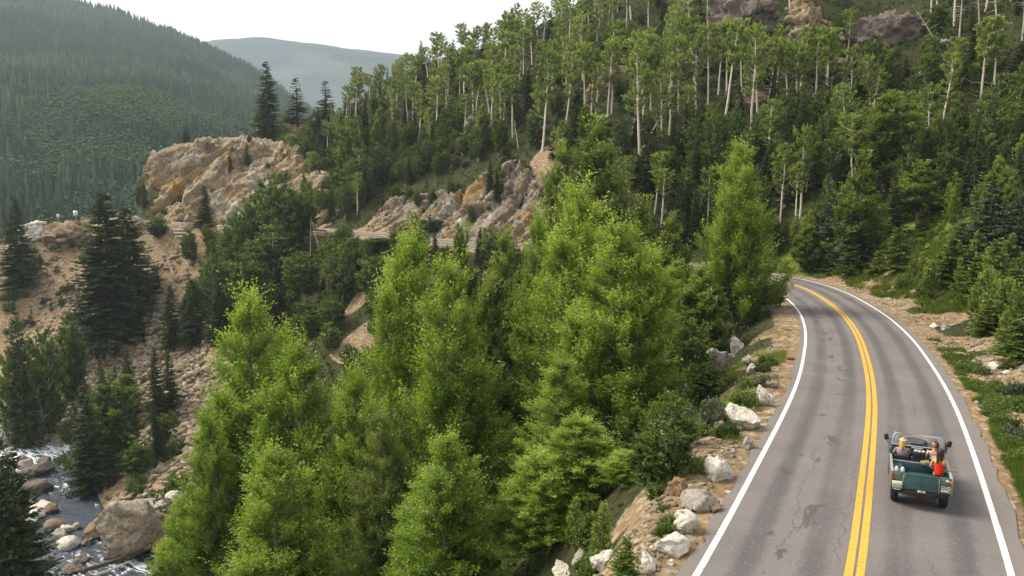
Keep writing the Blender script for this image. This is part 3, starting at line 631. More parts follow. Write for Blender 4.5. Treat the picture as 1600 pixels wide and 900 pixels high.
def spruce(seed, H=12., rb=2.3, mat=None, kind="spruce_tree", gap=.0, step=.30, full=0):
    rg = np.random.default_rng(seed); lf, wd = MB(), MB(); wd.tube([[0, 0, -1.2], [0, 0, H * .5], [0, 0, H]], [.16, .09, .01], 7)
    z = .45; P0, D0, LN, V0 = [], [], [], []
    while z < H * .985:
        t = z / H; r = rb * ((1 - t) ** .82) * rg.uniform(.82, 1.1) + .07; nb = max(4, int(9 * (1 - t) + 4)); dzj = rg.normal(size=nb) * step * .45
        for j in range(nb):
            if rg.random() < gap: continue
            a = rg.random() * 6.283; L_ = r * rg.uniform(.7, 1.12); sl = .35 * t - .16 + rg.normal() * .06
            u = np.linspace(0, 1, 5); B = np.stack([np.cos(a) * L_ * u, np.sin(a) * L_ * u, z + dzj[j] + L_ * (sl * u - .24 * u ** 1.5 + .20 * u ** 4)], 1)
            wd.tube(B[[0, 2, 4]], [.03 * (1 - t) + .008, .015, .005], 3)
            m = max(4, int(L_ / .13)); uu = .15 + .85 * (np.arange(m) + rg.random(m)) / m
            S = np.stack([np.interp(uu, u, B[:, k]) for k in range(3)], 1)
            for sgn in (-1, 1):
                d = np.stack([np.cos(a) * .75 - sgn * np.sin(a) * .8 + 0 * uu, np.sin(a) * .75 + sgn * np.cos(a) * .8 + 0 * uu, -.18 + 0 * uu], 1) + rg.normal(size=(m, 3)) * .16
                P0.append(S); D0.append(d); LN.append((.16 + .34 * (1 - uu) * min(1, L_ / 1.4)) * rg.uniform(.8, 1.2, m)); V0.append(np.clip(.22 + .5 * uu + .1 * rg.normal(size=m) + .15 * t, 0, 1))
            P0.append(B[-1:]); D0.append((B[-1:] - B[-2:-1])); LN.append([.22]); V0.append([.85])
        z += step * rg.uniform(.8, 1.2) * (1.15 - .5 * t)
    P0, D0, LN, V0 = map(np.concatenate, (P0, D0, LN, V0)); D0 = D0 / np.linalg.norm(D0, axis=1)[:, None]
    lf.leaves(P0, D0, LN * 1.15, np.minimum(.17, LN * .6), a=V0, rg=rg)
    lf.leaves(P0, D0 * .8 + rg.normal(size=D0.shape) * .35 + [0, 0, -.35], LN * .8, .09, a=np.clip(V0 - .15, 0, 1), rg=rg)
    finish(kind, lf, wd, [mat or M_L_SPR], [M_B_SPR], H, rb * 2)
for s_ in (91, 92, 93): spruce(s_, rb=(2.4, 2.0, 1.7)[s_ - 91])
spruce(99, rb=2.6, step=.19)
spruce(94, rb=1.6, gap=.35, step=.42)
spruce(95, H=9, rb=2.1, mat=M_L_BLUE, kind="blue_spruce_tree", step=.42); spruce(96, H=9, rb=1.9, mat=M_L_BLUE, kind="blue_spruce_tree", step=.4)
M_L_YSPR = leafmat("young_pine_needle", (.03, .065, .006), (.08, .135, .014), (.18, .23, .035), .25, .3)
def sapling(seed):
    rg = np.random.default_rng(seed); lf, wd = MB(), MB()
    for i in range(2): leader(lf, wd, (0, 0, -.4), (i * .35, rg.normal() * .2, 3.9 - i * .8), .85 - .2 * i, .1, prof_c, 26, 8, 10, .13, .09, rg, asc=.7, tl=(.2, .42), spread=.7, up=.3, trunk_r=.035, tw_i=0, brr=.012, twigw=.008)
    finish("aspen_sapling", lf, wd, [M_L_ASP], [M_B_COT], 4, 1.9)
sapling(120); sapling(121)
spruce(97, H=4, rb=1.3, mat=M_L_YSPR, kind="young_pine_tree", step=.26); spruce(98, H=4, rb=1.1, mat=M_L_YSPR, kind="young_pine_tree", step=.26)
def snag(seed, H=9.):
    rg = np.random.default_rng(seed); wd = MB(); k = np.linspace(0, 1, 9); B = rg.normal(size=2) * .06
    T = np.stack([B[0] * H * k ** 2, B[1] * H * k ** 2, -.8 + (H + .8) * k], 1); wd.tube(T, .12 * (1 - k) + .02, 6)
    for q in range(16):
        t = rg.uniform(.35, .98); s = np.array([np.interp(t, k, T[:, j]) for j in range(3)]); a = rg.random() * 6.28; L_ = rg.uniform(.5, 1.9) * (1.2 - t * .7)
        e = s + [math.cos(a) * L_, math.sin(a) * L_, L_ * rg.uniform(-.1, .6)]; wd.tube([s, (s + e) / 2 + rg.normal(size=3) * .08, e], [.035, .02, .006], 4)
    PROTO.setdefault("bare_tree", []).append(dict(crown=None, trunk=wd.mesh("bare_tree_trunk", [M_B_ASP if seed % 2 else M_B_DEAD], True), H=H, W=2, cn="crown", tn="trunk"))
for s_ in (110, 111, 112): snag(s_)

PLANTS = []
def plant(kind, base, H, Wd=None, var=None, rz=None, tilt=(0, 0), note=None):
    pr = PROTO[kind]; p = pr[(var if var is not None else len(PLANTS) * 7 + int(rng.integers(99))) % len(pr)]
    sz = H / p["H"]; sx = (Wd / p["W"]) if Wd else sz
    root = bpy.data.objects.new(kind, None); COL.objects.link(root); root.empty_display_size = .2
    root.location = tuple(map(float, base)); root.rotation_euler = (tilt[0], tilt[1], float(rng.random() * 6.283 if rz is None else rz)); root.scale = (sx, sx, sz)
    for key, nm in (("trunk", p["tn"]), ("crown", p["cn"])):
        if p[key]: link(nm, p[key], parent=root)
    px, py, _ = proj(np.array(base) + [0, 0, H * .6]); tx, ty, _ = proj(np.array(base) + [0, 0, H])
    PLANTS.append(dict(o=root, kind=kind, px=float(px), py=float(py), tx=float(tx), ty=float(ty), h=H, w=sx * p["W"], tilt=abs(tilt[0]) + abs(tilt[1]), Y=float(base[1]), note=note, base=base))
    return root
def by_tip(kind, px, py, Y, wpx, var=None, note=None, rz=None):
    tip = at_y(px, py, Y); g = float(hgt(tip[0], Y)); return plant(kind, (tip[0], Y, g), tip[2] - g, wpx / FPX * (Y * _F[1] + (CAM_H - g) * .14), var, rz, note=note)
def by_base(kind, px, py, H, Wd=None, var=None, tilt=(0, 0), note=None):
    b = hit(px, py)
    if b is None: return None
    if near_path(b[None, :2], RC)[0][0] < (4.05 + .15 * (Wd or 1) if kind == 'shrub' else 4.6 + .25 * (Wd or 1)): return None
    return plant(kind, (b[0], b[1], float(hgt(b[0], b[1])) - .05), H, Wd, var, None, tilt, note)
# ---- the great cottonwoods between the camera and the creek
for a in [(385, 456, 47, 205, 0, "pointed front crown furthest towards the creek"), (462, 535, 41, 225, 1, "broad crown low beside the creek bank"), (552, 572, 39, 165, 2, "narrow crown with a pale bare stem showing"),
          (320, 640, 43, 130, 1, "lower crown at the edge of the scree"), (640, 358, 46, 190, 2, "tall spire whose tip stands before the far road"), (705, 408, 39, 225, 0, "wide crown with long hanging side sprays"),
          (905, 284, 48, 215, 1, "tallest bright crown of the middle clump"), (965, 345, 38, 235, 2, "dense front crown nearest the roadside boulders"), (1160, 222, 60, 150, 0, "bright crown standing inside the road bend"),
          (840, 330, 54, 120, 0, "bright shoulder crown behind the middle clump"), (1015, 385, 42, 130, 1, "lower right flank crown above the pale boulders"), (905, 650, 27, 190, 1, "low near crown at the bottom under the dense front crown"), (982, 705, 24.5, 105, 2, "small near crown just left of the lowest boulders"), (835, 705, 26, 170, 0, "low near crown at the bottom centre"), (878, 560, 33, 170, 1, "lower front crown in the middle of the clump"),
          (592, 640, 36, 150, 3, "shaded green spire between the two clumps"), (425, 700, 33, 220, 2, "lowest front crown of the creek clump")]:
    by_tip("cottonwood_tree", a[0], a[1], a[2], a[3], a[4], a[5])
for a in [(762, 452, 50, 120, 0, "thin grey-green crown in the gap between the bright clumps"), (722, 372, 66, 110, 1, "olive crown just below the diamond sign"), (790, 372, 70, 110, 0, "olive crown before the orange cutting"), (930, 200, 88, 165, 1, "round-topped olive tree behind the bright clump"),
          (880, 235, 90, 90, 0, "small olive crown left of the round-topped tree"), (1005, 320, 66, 110, 1, "olive crown behind the flank of the clump"), (1050, 345, 64, 90, 0, "narrow olive crown in the shade left of the bend"),
          (1390, 150, 92, 110, 0, "grey-green feathery tree high above the bend"), (1350, 245, 80, 90, 1, "feathery tree below the hillside rocks"), (1440, 255, 84, 90, 1, "feathery grey-green tree right of its taller twin"), (1100, 420, 52, 110, 0, "olive crown low inside the bend"), (1265, 355, 84, 60, 0, "yellow-green sapling beside the far road")]:
    by_tip("willow_tree", a[0], a[1], a[2], a[3], a[4], a[5])
# ---- marked spruces
for a in [(160, 297, 138, 150, 3, "huge dark spruce standing before the rock ledge"), (196, 322, 142, 120, 3, "second dark spruce merging with the huge one on its right"), (415, 95, 182, 62, 0, "tallest lone spruce on top of the rock nose"), (462, 120, 186, 48, 4, "ragged leaning spruce right of the tallest lone spruce"), (508, 125, 190, 42, 4, "small wind-bent spruce where the ridge begins"),
          (290, 200, 186, 40, 0, "bushy spruce behind the rock nose"), (20, 305, 150, 70, 1, "dark spruce at the left border by the ledge"), (318, 290, 151, 36, 1, "slim spruce growing on the foot of the nose"), (385, 222, 170, 20, 2, "small dark spruce high on the face of the nose"), (360, 248, 168, 20, 1, "stubby spruce in the middle of the rock face"),
          (300, 435, 128, 60, 0, "dark spruce on the gully edge above the scree"), (340, 445, 124, 60, 1, "dark spruce behind the front clump"), (265, 445, 130, 50, 1, "spruce at the top of the left scree"), (792, 228, 134, 62, 1, "dark spruce rooted in the middle of the cutting"),
          (240, 540, 112, 40, 1, "small spruce on the scree, leftmost of the three"), (197, 540, 114, 44, 0, "small spruce left of its twin on the scree"), (262, 545, 113, 34, 1, "little spruce at the right edge of the scree"), (155, 555, 103, 40, 0, "thin pointed spruce by the creek grove"),
          (130, 600, 99, 75, 1, "dark spruce beside the rapids"), (15, 705, 62, 150, 1, "dark spruce filling the lower left corner"), (-12, 640, 60, 110, 0, "dark spruce cut by the left border"), (20, 470, 115, 60, 0, "dark spruce at the left border below the ledge"),
          (800, 12, 190, 30, 2, "spire spruce breaking the skyline")]:
    by_tip("spruce_tree", *a[:5], note=a[5])
for a in [(1342, 300, 79, 75, 0, "blue spruce above the bend with layered pale tiers"), (1553, 285, 62, 110, 1, "blue spruce on the bank at the right border"), (1598, 300, 60, 90, 0, "blue spruce cut by the right border"), (1296, 282, 84, 50, 1, "slim blue spruce left of the layered one")]: by_tip("blue_spruce_tree", *a[:5], note=a[5])
for a in [(978, 838, 15.5, 62, 0, "little bright pine among the lowest boulders"), (1408, 352, 72, 62, 0, "dark young pine on the grassy bank"), (1490, 375, 62, 70, 1, "young pine by the pale gravel bank"), (1530, 395, 57, 60, 0, "yellow-green young pine on the right bank"), (1590, 420, 50, 80, 1, "broad young pine above the gravel at the right border"),
          (1505, 345, 68, 60, 0, "young pine behind the gravel bank"), (1330, 385, 78, 46, 1, "young pine at the road edge past the bend"), (1375, 390, 75, 40, 0, "young pine between the bend and grassy bank"), (1300, 395, 82, 44, 0, "young pine by the grey roadside stone"), (1560, 370, 55, 64, 0, "tall young pine before the blue spruces"), (1597, 500, 38, 90, 1, "pine at the right border above the verge"), (1545, 470, 46, 55, 1, "small pine above the stony verge")]:
    by_tip("young_pine_tree", *a[:5], note=a[5])
# ---- dark broadleaf trees on the middle slope
for a in [(440, 275, 138, 95, "rounded dark tree before the foot of the nose"), (400, 300, 140, 80, "dark tree hiding the cribbed wall"), (470, 310, 138, 70, "dark tree over the guardrail"), (365, 335, 136, 70, "dark tree beneath the stepped wall"), (425, 355, 132, 110, "wide dark tree below the guardrail"), (520, 366, 128, 60, "dark tree left of the far road surface"), (330, 400, 130, 80, "dark tree on the gully rim"),
          (470, 395, 126, 90, "dark tree with a white stem mid slope"), (380, 400, 126, 80, "dark tree low on the middle slope"), (550, 372, 126, 80, "dark rounded tree below the far road"), (600, 372, 125, 90, "dark rounded tree behind the tall spire"), (530, 385, 122, 80, "dark tree above the brown gully"), (170, 585, 104, 105, "rounded dark tree beside the rapids with a pale stem"),
          (245, 340, 152, 40, "round bush-like tree at the guardrail end"), (545, 190, 165, 60, "bright tree at the left end of the hillside"), (560, 235, 158, 60, "dark tree above the cutting's left end"), (670, 340, 134, 60, "dark tree before the diamond sign"), (655, 308, 145, 36, "round green tree growing on the cutting"), (1080, 500, 44, 110, "dark undergrowth tree at the clump's right foot"), (1100, 570, 36, 90, "dark tree behind the pale boulders"), (1062, 650, 31, 90, "dark tree close above the big pale boulder"),
          (1165, 380, 60, 130, "dark tree at the foot of the bend cottonwood"), (1210, 440, 62, 50, "dark tree touching the white line at the bend"), (60, 520, 118, 95, "dark broad tree on the soil bank"), (20, 540, 116, 80, "dark tree at the left border above the creek"), (105, 490, 124, 55, "dark tree clinging to the orange soil"), (210, 690, 98, 60, "dark tree behind the great creek boulder")]:
    by_tip("alder_tree", *a[:4], note=a[4])
# ---- marked white-stemmed aspens: base pixel, height in metres, lean
for x, y, H, tl_, n_ in [(848, 237, 17, .12, "lowest white stem above the cutting"), (915, 187, 13, .03, ""), (922, 190, 12, -.02, ""), (949, 185, 13, .0, ""), (955, 178, 12, .02, ""), (1000, 247, 18, .02, "longest white stem of the middle stand"), (988, 215, 16, .10, ""), (1005, 200, 15, -.03, ""), (1017, 192, 13, 0, ""), (1046, 168, 12, 0, ""), (1060, 175, 12, .02, ""), (1088, 196, 14, .01, ""), (1106, 165, 13, -.02, ""),
                         (1130, 203, 16, .10, "kinked white stem right of the middle stand"), (1122, 150, 12, .02, ""), (1135, 150, 12, -.03, ""), (1174, 208, 15, .02, ""), (1184, 186, 14, -.02, ""), (1213, 152, 11, 0, ""), (1230, 178, 11, -.03, ""), (1292, 186, 13, .02, "double white stem below the hilltop rocks"), (1287, 180, 12, .03, ""), (1475, 180, 10, .12, "white stem leaning left on the dark right slope"),
                         (1527, 190, 13, .02, ""), (1553, 175, 12, .03, ""), (1250, 342, 11, .02, "pale grey stem beside the far bend"), (1241, 360, 8, .0, ""), (1415, 300, 9, .05, ""), (560, 175, 11, .05, ""), (590, 165, 10, .03, ""), (620, 170, 10, -.02, ""), (650, 160, 11, .04, ""), (700, 150, 11, .02, ""), (735, 140, 11, 0, ""), (770, 150, 11, .02, ""), (805, 170, 12, .02, ""), (530, 250, 9, .02, ""), (558, 335, 8, .02, "short white stem where the far road meets the cutting"), (862, 165, 12, .04, ""), (885, 150, 11, 0, "")]:
    by_base("aspen_tree", x, y, H, H * .30, None, (0, -tl_), n_ or None)
for x, y, H, tl_, n_ in [(1475, 92, 9, -.45, "bare white stem bowed over to the left near the outcrop"), (1497, 85, 11, .02, "bare white forked stem on the upper right slope"), (1597, 70, 11, .05, "bare white stem at the upper right border"), (1530, 40, 8, -.1, "thin bare stem on the upper right"), (1000, 240, 9, -.5, "bare fallen stem leaning left in the stand"), (900, 160, 7, -.6, "bare stem leaning among the left aspens"), (1222, 235, 6, -.1, "small grey snag beside the bend cottonwood"),
                         (640, 255, 8, .7, "bare pole lying across the top of the cutting"), (810, 235, 6, -.3, "bare leaning stem above the spruce in the cutting"), (545, 160, 8, .0, "bare stem at the ridge top behind the nose"), (178, 705, 7, .0, "pale bare stem in the creek grove"), (485, 400, 7, .05, "bare white stem on the mid slope"), (500, 395, 6, -.2, "grey tangle of bare branches below the guardrail"), (1560, 60, 9, -.2, "bare stem crossing its neighbour on the upper right")]:
    by_base("bare_tree", x, y, H, None, None, (0, tl_), n_)
# ---- the rest of the hillside wood: poisson-like planting inside surveyed zones
def inpoly(x, y, P):
    c = False
    for i in range(len(P)):
        (x1, y1), (x2, y2) = P[i - 1], P[i]
        if (y1 > y) != (y2 > y) and x < (x2 - x1) * (y - y1) / (y2 - y1) + x1: c = not c
    return c
CLEAR = [(1125, 0, 1215, 48), (1250, 0, 1298, 55), (1338, 0, 1440, 66), (235, 225, 400, 340), (590, 292, 640, 345)]
def scatter(poly, n, kinds, gap, seed, top=None):
    rg = random.Random(seed); xs = [p[0] for p in poly]; ys = [p[1] for p in poly]; got = 0; tries = 0
    while got < n and tries < n * 12:
        tries += 1; x = rg.uniform(min(xs), max(xs)); y = rg.uniform(min(ys), max(ys))
        if not inpoly(x, y, poly): continue
        b = hit(x, y)
        if b is None: continue
        if any((q["base"][0] - b[0]) ** 2 + (q["base"][1] - b[1]) ** 2 < (gap * min(1, q["h"] / 6)) ** 2 for q in PLANTS): continue
        k, h0, h1, ar = rg.choices([q[:4] for q in kinds], [q[4] for q in kinds])[0]; H = rg.uniform(h0, h1)
        if top is not None: H = min(H, max(.8, (y - top) * float(np.linalg.norm(b - _C)) / FPX))
        s_ = FPX / float(np.linalg.norm(b - _C)); hw = H * ar * s_ * .5; ty = y - H * s_
        if any(x + hw > a and x - hw < c_ and ty < d_ and y > b_ for a, b_, c_, d_ in CLEAR): continue
        if by_base(k, x, y, H, H * ar * rg.uniform(.85, 1.2), rg.randrange(9), (rg.gauss(0, .04), rg.gauss(0, .075))): got += 1
# crest line of aspens against the sky (planted just behind and before the crest)
for i, x in enumerate(np.linspace(508, 960, 46)):
    yc = np.interp(x, [500, 590, 700, 800, 900, 960], [185, 135, 92, 58, 30, 10]); b = hit(x, yc + 8 + 10 * (i % 3))
    if b is not None:
        H = float(np.interp(x, [500, 600, 960], [4.5, 7.5, 9])) * random.uniform(.8, 1.15); plant("aspen_tree" if i % 5 else "spruce_tree", (b[0], b[1], float(hgt(b[0], b[1]))), H, H * random.uniform(.36, .5), None, None, (0, random.gauss(0, .05)))
AS = ("aspen_tree", 9, 13, .34); 
scatter([(520, 200), (600, 130), (820, 50), (960, 20), (1000, 130), (860, 230), (700, 230), (560, 230)], 92, [AS + (5,), ("spruce_tree", 5, 9, .33, 1.2), ("alder_tree", 4, 6, .7, 1.6)], 2.6, 1)
scatter([(960, 20), (1120, 60), (1320, 60), (1330, 120), (1300, 200), (1000, 250), (860, 230)], 48, [AS + (5,), ("alder_tree", 3, 5, .6, 2), ("spruce_tree", 4, 8, .35, 1.5)], 3.2, 2)
scatter([(520, 200), (700, 215), (850, 230), (1000, 225), (1150, 215), (1310, 190), (1300, 300), (1200, 320), (1040, 300), (880, 290), (840, 245), (760, 250), (700, 225), (560, 290), (520, 260)], 95, [("spruce_tree", 6, 10, .36, 2.2), ("alder_tree", 5, 8, .62, 3), ("willow_tree", 5, 8, .5, .8), ("aspen_tree", 8, 10, .36, 1)], 2.5, 3)
scatter([(1300, 90), (1600, 90), (1600, 260), (1440, 300), (1300, 320), (1200, 330)], 85, [("alder_tree", 5, 8.5, .65, 5), ("spruce_tree", 5, 9, .36, 2.2), ("aspen_tree", 8, 11, .36, 1.8), ("willow_tree", 5, 8, .5, 1)], 2.5, 4)
scatter([(1230, 330), (1420, 300), (1600, 260), (1600, 370), (1480, 350), (1420, 370), (1230, 395)], 42, [("aspen_sapling", 3, 5, .5, 2), ("alder_tree", 3.5, 6, .7, 1.2), ("spruce_tree", 4, 8, .38, 2.4), ("young_pine_tree", 2.5, 4.5, .6, 2), ("willow_tree", 4, 6, .5, 1)], 2.0, 5)
scatter([(1320, -30), (1600, -30), (1600, 90), (1450, 95), (1330, 60)], 60, [("alder_tree", 4, 6, .7, 3), ("aspen_tree", 7, 10, .36, 1.4), ("spruce_tree", 4, 7, .36, 1)], 3.2, 6)
scatter([(960, -30), (1330, -30), (1330, 30), (960, 30)], 36, [AS + (3,), ("alder_tree", 4, 6, .7, 1), ("spruce_tree", 5, 8, .36, 1)], 4, 16)
scatter([(470, 235), (640, 200), (700, 225), (640, 262), (585, 285), (572, 318), (480, 318)], 60, [("alder_tree", 4, 7, .65, 3), ("spruce_tree", 5, 8, .36, 2), ("aspen_tree", 6, 9, .36, 1)], 2.2, 22)
scatter([(930, 290), (1240, 300), (1235, 392), (1190, 405), (1060, 400), (960, 390)], 56, [("alder_tree", 4, 7, .65, 2), ("spruce_tree", 5, 9, .36, 3), ("aspen_tree", 7, 10, .36, 1), ("young_pine_tree", 3, 4, .6, 1)], 1.9, 23)
scatter([(1000, 690), (1070, 560), (1095, 560), (1085, 650), (1050, 740), (1010, 790)], 26, [("alder_tree", 1.2, 2.2, .9, 2), ("shrub", .7, 1.2, 1.4, 2)], 1.0, 24)
scatter([(800, 800), (940, 780), (945, 860), (940, 900), (800, 900)], 22, [("shrub", .6, 1.2, 1.5, 3), ("aspen_sapling", 1.6, 2.6, .5, 1)], .7, 30)
scatter([(620, 240), (700, 240), (640, 290), (575, 320), (560, 290)], 40, [("alder_tree", 3, 5, .8, 3), ("shrub", 1.4, 2.4, 1.4, 2), ("spruce_tree", 4, 6, .4, 1)], 1.6, 25)
scatter([(840, 230), (1180, 220), (1260, 300), (930, 300)], 36, [("alder_tree", 3, 5, .8, 2), ("shrub", 1.4, 2.6, 1.4, 3), ("spruce_tree", 4, 7, .4, 2)], 1.8, 26)
scatter([(600, 130), (960, 20), (1330, 60), (1600, 60), (1600, 250), (1300, 180), (900, 180), (640, 200)], 50, [("shrub", 1.4, 2.8, 1.4, 4), ("alder_tree", 2.5, 4, .8, 1)], 2.0, 27)
scatter([(480, 560), (620, 480), (800, 480), (820, 620), (560, 640)], 30, [("alder_tree", 3, 5, .8, 2), ("shrub", 1.4, 2.4, 1.4, 2)], 2.0, 28)
scatter([(478, 322), (572, 325), (572, 343), (478, 343)], 12, [("alder_tree", 4, 6, .7, 2), ("spruce_tree", 5, 7, .36, 1)], 2, 21)
# slope between the far road and the front trees
scatter([(300, 385), (560, 372), (800, 395), (1040, 420), (1040, 520), (560, 500), (420, 580), (280, 520)], 120, [("alder_tree", 3.5, 6.5, .8, 4), ("spruce_tree", 4, 8, .38, 1.3), ("shrub", 1.3, 2.8, 1.4, 4)], 2.3, 7, 354)
scatter([(60, 300), (235, 300), (235, 330), (130, 345), (0, 345), (0, 300)], 40, [("spruce_tree", 6, 11, .34, 4), ("alder_tree", 5, 8, .6, 2)], 3, 17)
scatter([(380, 215), (500, 185), (600, 250), (560, 320), (500, 300), (440, 250)], 45, [("alder_tree", 3, 5, .75, 3), ("spruce_tree", 3, 6, .38, 1), ("shrub", 1.2, 2, 1.4, 1.5), ("aspen_tree", 5, 7, .4, 1)], 2.5, 18)
SH = ("shrub", 1.0, 2.2, 1.5)
scatter([(0, 390), (240, 380), (300, 420), (300, 560), (240, 640), (120, 600), (0, 560)], 66, [SH + (4,), ("spruce_tree", 2, 4, .4, 1)], 1.6, 8)
scatter([(0, 355), (135, 350), (135, 390), (0, 400)], 16, [SH + (1,)], 1.5, 9)
scatter([(1220, 395), (1300, 400), (1420, 440), (1600, 390), (1600, 570), (1500, 480), (1440, 470), (1340, 430)], 56, [("shrub", .6, 1.4, 1.5, 4), ("young_pine_tree", 1.2, 2.8, .6, 2), ("aspen_sapling", 2.0, 3.6, .55, 4)], 1.15, 10)
scatter([(1500, 580), (1600, 560), (1600, 900), (1560, 700)], 34, [("shrub", .3, .7, 1.7, 1)], .6, 11)
for y_ in list(range(560, 860, 10)):
    by_base("shrub", np.interp(y_, [520, 560, 615, 685, 760, 850], [1447, 1482, 1514, 1545, 1572, 1602]) + random.uniform(0, 34), y_, random.uniform(.28, .45), random.uniform(.7, 1.1), random.choice((0, 1, 2)))
scatter([(1090, 560), (1240, 540), (1250, 600), (1180, 720), (1080, 700), (1090, 620)], 18, [("shrub", .4, 1.1, 1.6, 1)], .8, 12)
scatter([(1000, 780), (1080, 700), (1150, 750), (1100, 850), (1000, 900)], 9, [("shrub", .3, .6, 1.6, 1)], .6, 13)
scatter([(90, 640), (280, 640), (280, 780), (90, 770)], 36, [("shrub", 1.5, 3.0, 1.3, 3), ("spruce_tree", 5, 9, .36, .7), ("alder_tree", 4, 6, .7, .6)], 1.8, 14)
scatter([(240, 880), (560, 760), (840, 760), (1000, 820), (1000, 1000), (240, 1000)], 12, [("cottonwood_tree", 6, 9, .55, 1)], 3, 15)
scatter([(560, 560), (1060, 520), (1080, 760), (560, 760)], 8, [("cottonwood_tree", 6, 9, .55, 2)], 3.4, 19)
scatter([(640, 212), (770, 228), (745, 262), (650, 290), (590, 312), (575, 300)], 46, [("alder_tree", 2.5, 5, .8, 3), ("shrub", 1.2, 2.2, 1.4, 3), ("spruce_tree", 4, 6, .38, 1)], 1.2, 29)
def plant_on(cl, n, kinds, seed, nzmin=.25):
    me = cl.data; nf = len(me.polygons); nr = np.empty(nf * 3); me.polygons.foreach_get("normal", nr); ct = np.empty(nf * 3); me.polygons.foreach_get("center", ct); nr = nr.reshape(-1, 3); ct = ct.reshape(-1, 3)
    rg = random.Random(seed); ok = np.where((np.abs(nr[:, 2]) > nzmin) & (ct[:, 2] > 1.5))[0]
    for q in range(n):
        c_ = ct[rg.choice(list(ok))]; k, h0, h1, ar = rg.choice(kinds); H = rg.uniform(h0, h1); plant(k, (c_[0], c_[1], c_[2] - .15), H, H * ar)
_cl = [o for o in COL.objects if o.name.startswith("rock_cliff")]
plant_on(_cl[0], 16, [("shrub", .8, 1.6, 1.4), ("alder_tree", 1.6, 2.6, .8), ("spruce_tree", 2, 3.2, .4)], 5); plant_on(_cl[1], 34, [("shrub", .9, 1.9, 1.4), ("shrub", .9, 1.9, 1.4), ("alder_tree", 2.2, 4, .75), ("spruce_tree", 3, 6, .38)], 6)
print("plants", len(PLANTS), {k: sum(p["kind"] == k for p in PLANTS) for k in PROTO})

# ---------------------------------------------------------------- the far-off wood on the mountain (nobody could count it)
def cones(P, H, Rr, rot, tiers, ns, v):
    n = len(P); ang = rot[:, None] + np.linspace(0, 2 * np.pi, ns, endpoint=False)[None]; VV, FF, AA = [], [], []; off = 0
    for (z0, z1, r) in tiers:
        ring = np.stack([P[:, None, 0] + Rr[:, None] * r * np.cos(ang), P[:, None, 1] + Rr[:, None] * r * np.sin(ang), P[:, None, 2] + H[:, None] * z0 + 0 * ang], 2)
        tip = P + np.stack([0 * H, 0 * H, H * z1], 1); V = np.concatenate([ring, tip[:, None]], 1); b = np.arange(n)[:, None] * (ns + 1) + off; k = np.arange(ns)[None]
        FF.append(np.stack([b + k, b + (k + 1) % ns, b + ns + 0 * k], 2).reshape(-1, 3)); VV.append(V.reshape(-1, 3)); AA.append(np.repeat(v, ns + 1)); off += n * (ns + 1)
    return np.concatenate(VV), np.concatenate(FF), np.concatenate(AA)
rg = np.random.default_rng(5); nvr, nur = MV.shape[:2]
def onmv(u, v):
    i = u * (nur - 1.001); j = v * (nvr - 1.001); a = i.astype(int); b = j.astype(int); fi = (i - a)[:, None]; fj = (j - b)[:, None]
    return (MV[b, a] * (1 - fi) + MV[b, a + 1] * fi) * (1 - fj) + (MV[b + 1, a] * (1 - fi) + MV[b + 1, a + 1] * fi) * fj
N_ = 52000; v = rg.random(N_) ** .62 * .9 + .1; u = rg.random(N_) * .62 + .30; P = onmv(u, v)
sx_, sy_, _ = proj(P); cell = vnoise(P[:, :2], 90, 4, 41)
patch = np.zeros(N_)
for (a, b, r_) in [(140, 165, 45), (190, 180, 45), (245, 200, 45), (110, 255, 50), (200, 245, 50), (30, 280, 50), (220, 265, 40), (60, 235, 30)]:
    h_ = (sx_ - a) ** 2 / (r_ * 1.3) ** 2 + (sy_ - b) ** 2 / (r_ * .45) ** 2; patch = np.maximum(patch, 1 - h_)
dec = (patch * .8 + cell * 1.6 + .16 * rg.normal(size=N_)) > .62
P_c = P[~dec]; H_ = rg.uniform(7, 15, len(P_c)); Vv = np.clip(.38 + .2 * rg.normal(size=len(P_c)) + .6 * vnoise(P_c[:, :2], 70, 3, 88), 0, 1)
V1, F1, A1 = cones(P_c, H_, H_ * .17, rg.random(len(P_c)) * 6, [(.05, .6, 1), (.32, .85, .72), (.6, 1.05, .42)], 5, Vv)
me = mesh_np("conifer_forest", V1, F1, [leafmat("distant_conifer", (.008, .024, .014), (.022, .046, .022), (.055, .09, .032), 0, 0, 0)], attrs={"v": A1})
link("conifer_forest", me, label="dark conifer forest covering the hazy mountainside across the valley", cat="forest", kind="stuff")
P_d = P[dec]; k_ = np.repeat(np.arange(len(P_d)), 13); C0 = P_d[k_] + rg.normal(size=(len(k_), 3)) * [3.0, 3.0, 1.8] + [0, 0, 4.0]; S_ = rg.uniform(.5, 1.15, len(k_))
V2, F2, A2 = cones(C0, S_ * 1.5, S_, rg.random(len(k_)) * 6, [(0, .62, 1), (0, -.5, 1)], 6, np.clip(.45 + .25 * rg.normal(size=len(k_)), 0, 1))
me = mesh_np("aspen_forest", V2, F2, [leafmat("distant_aspen", (.026, .05, .02), (.042, .078, .028), (.07, .115, .038), 0, 0, 0)], attrs={"v": A2}, smooth_=True)
link("aspen_forest", me, label="paler green broadleaf groves in patches low on the hazy mountainside", cat="forest", kind="stuff")
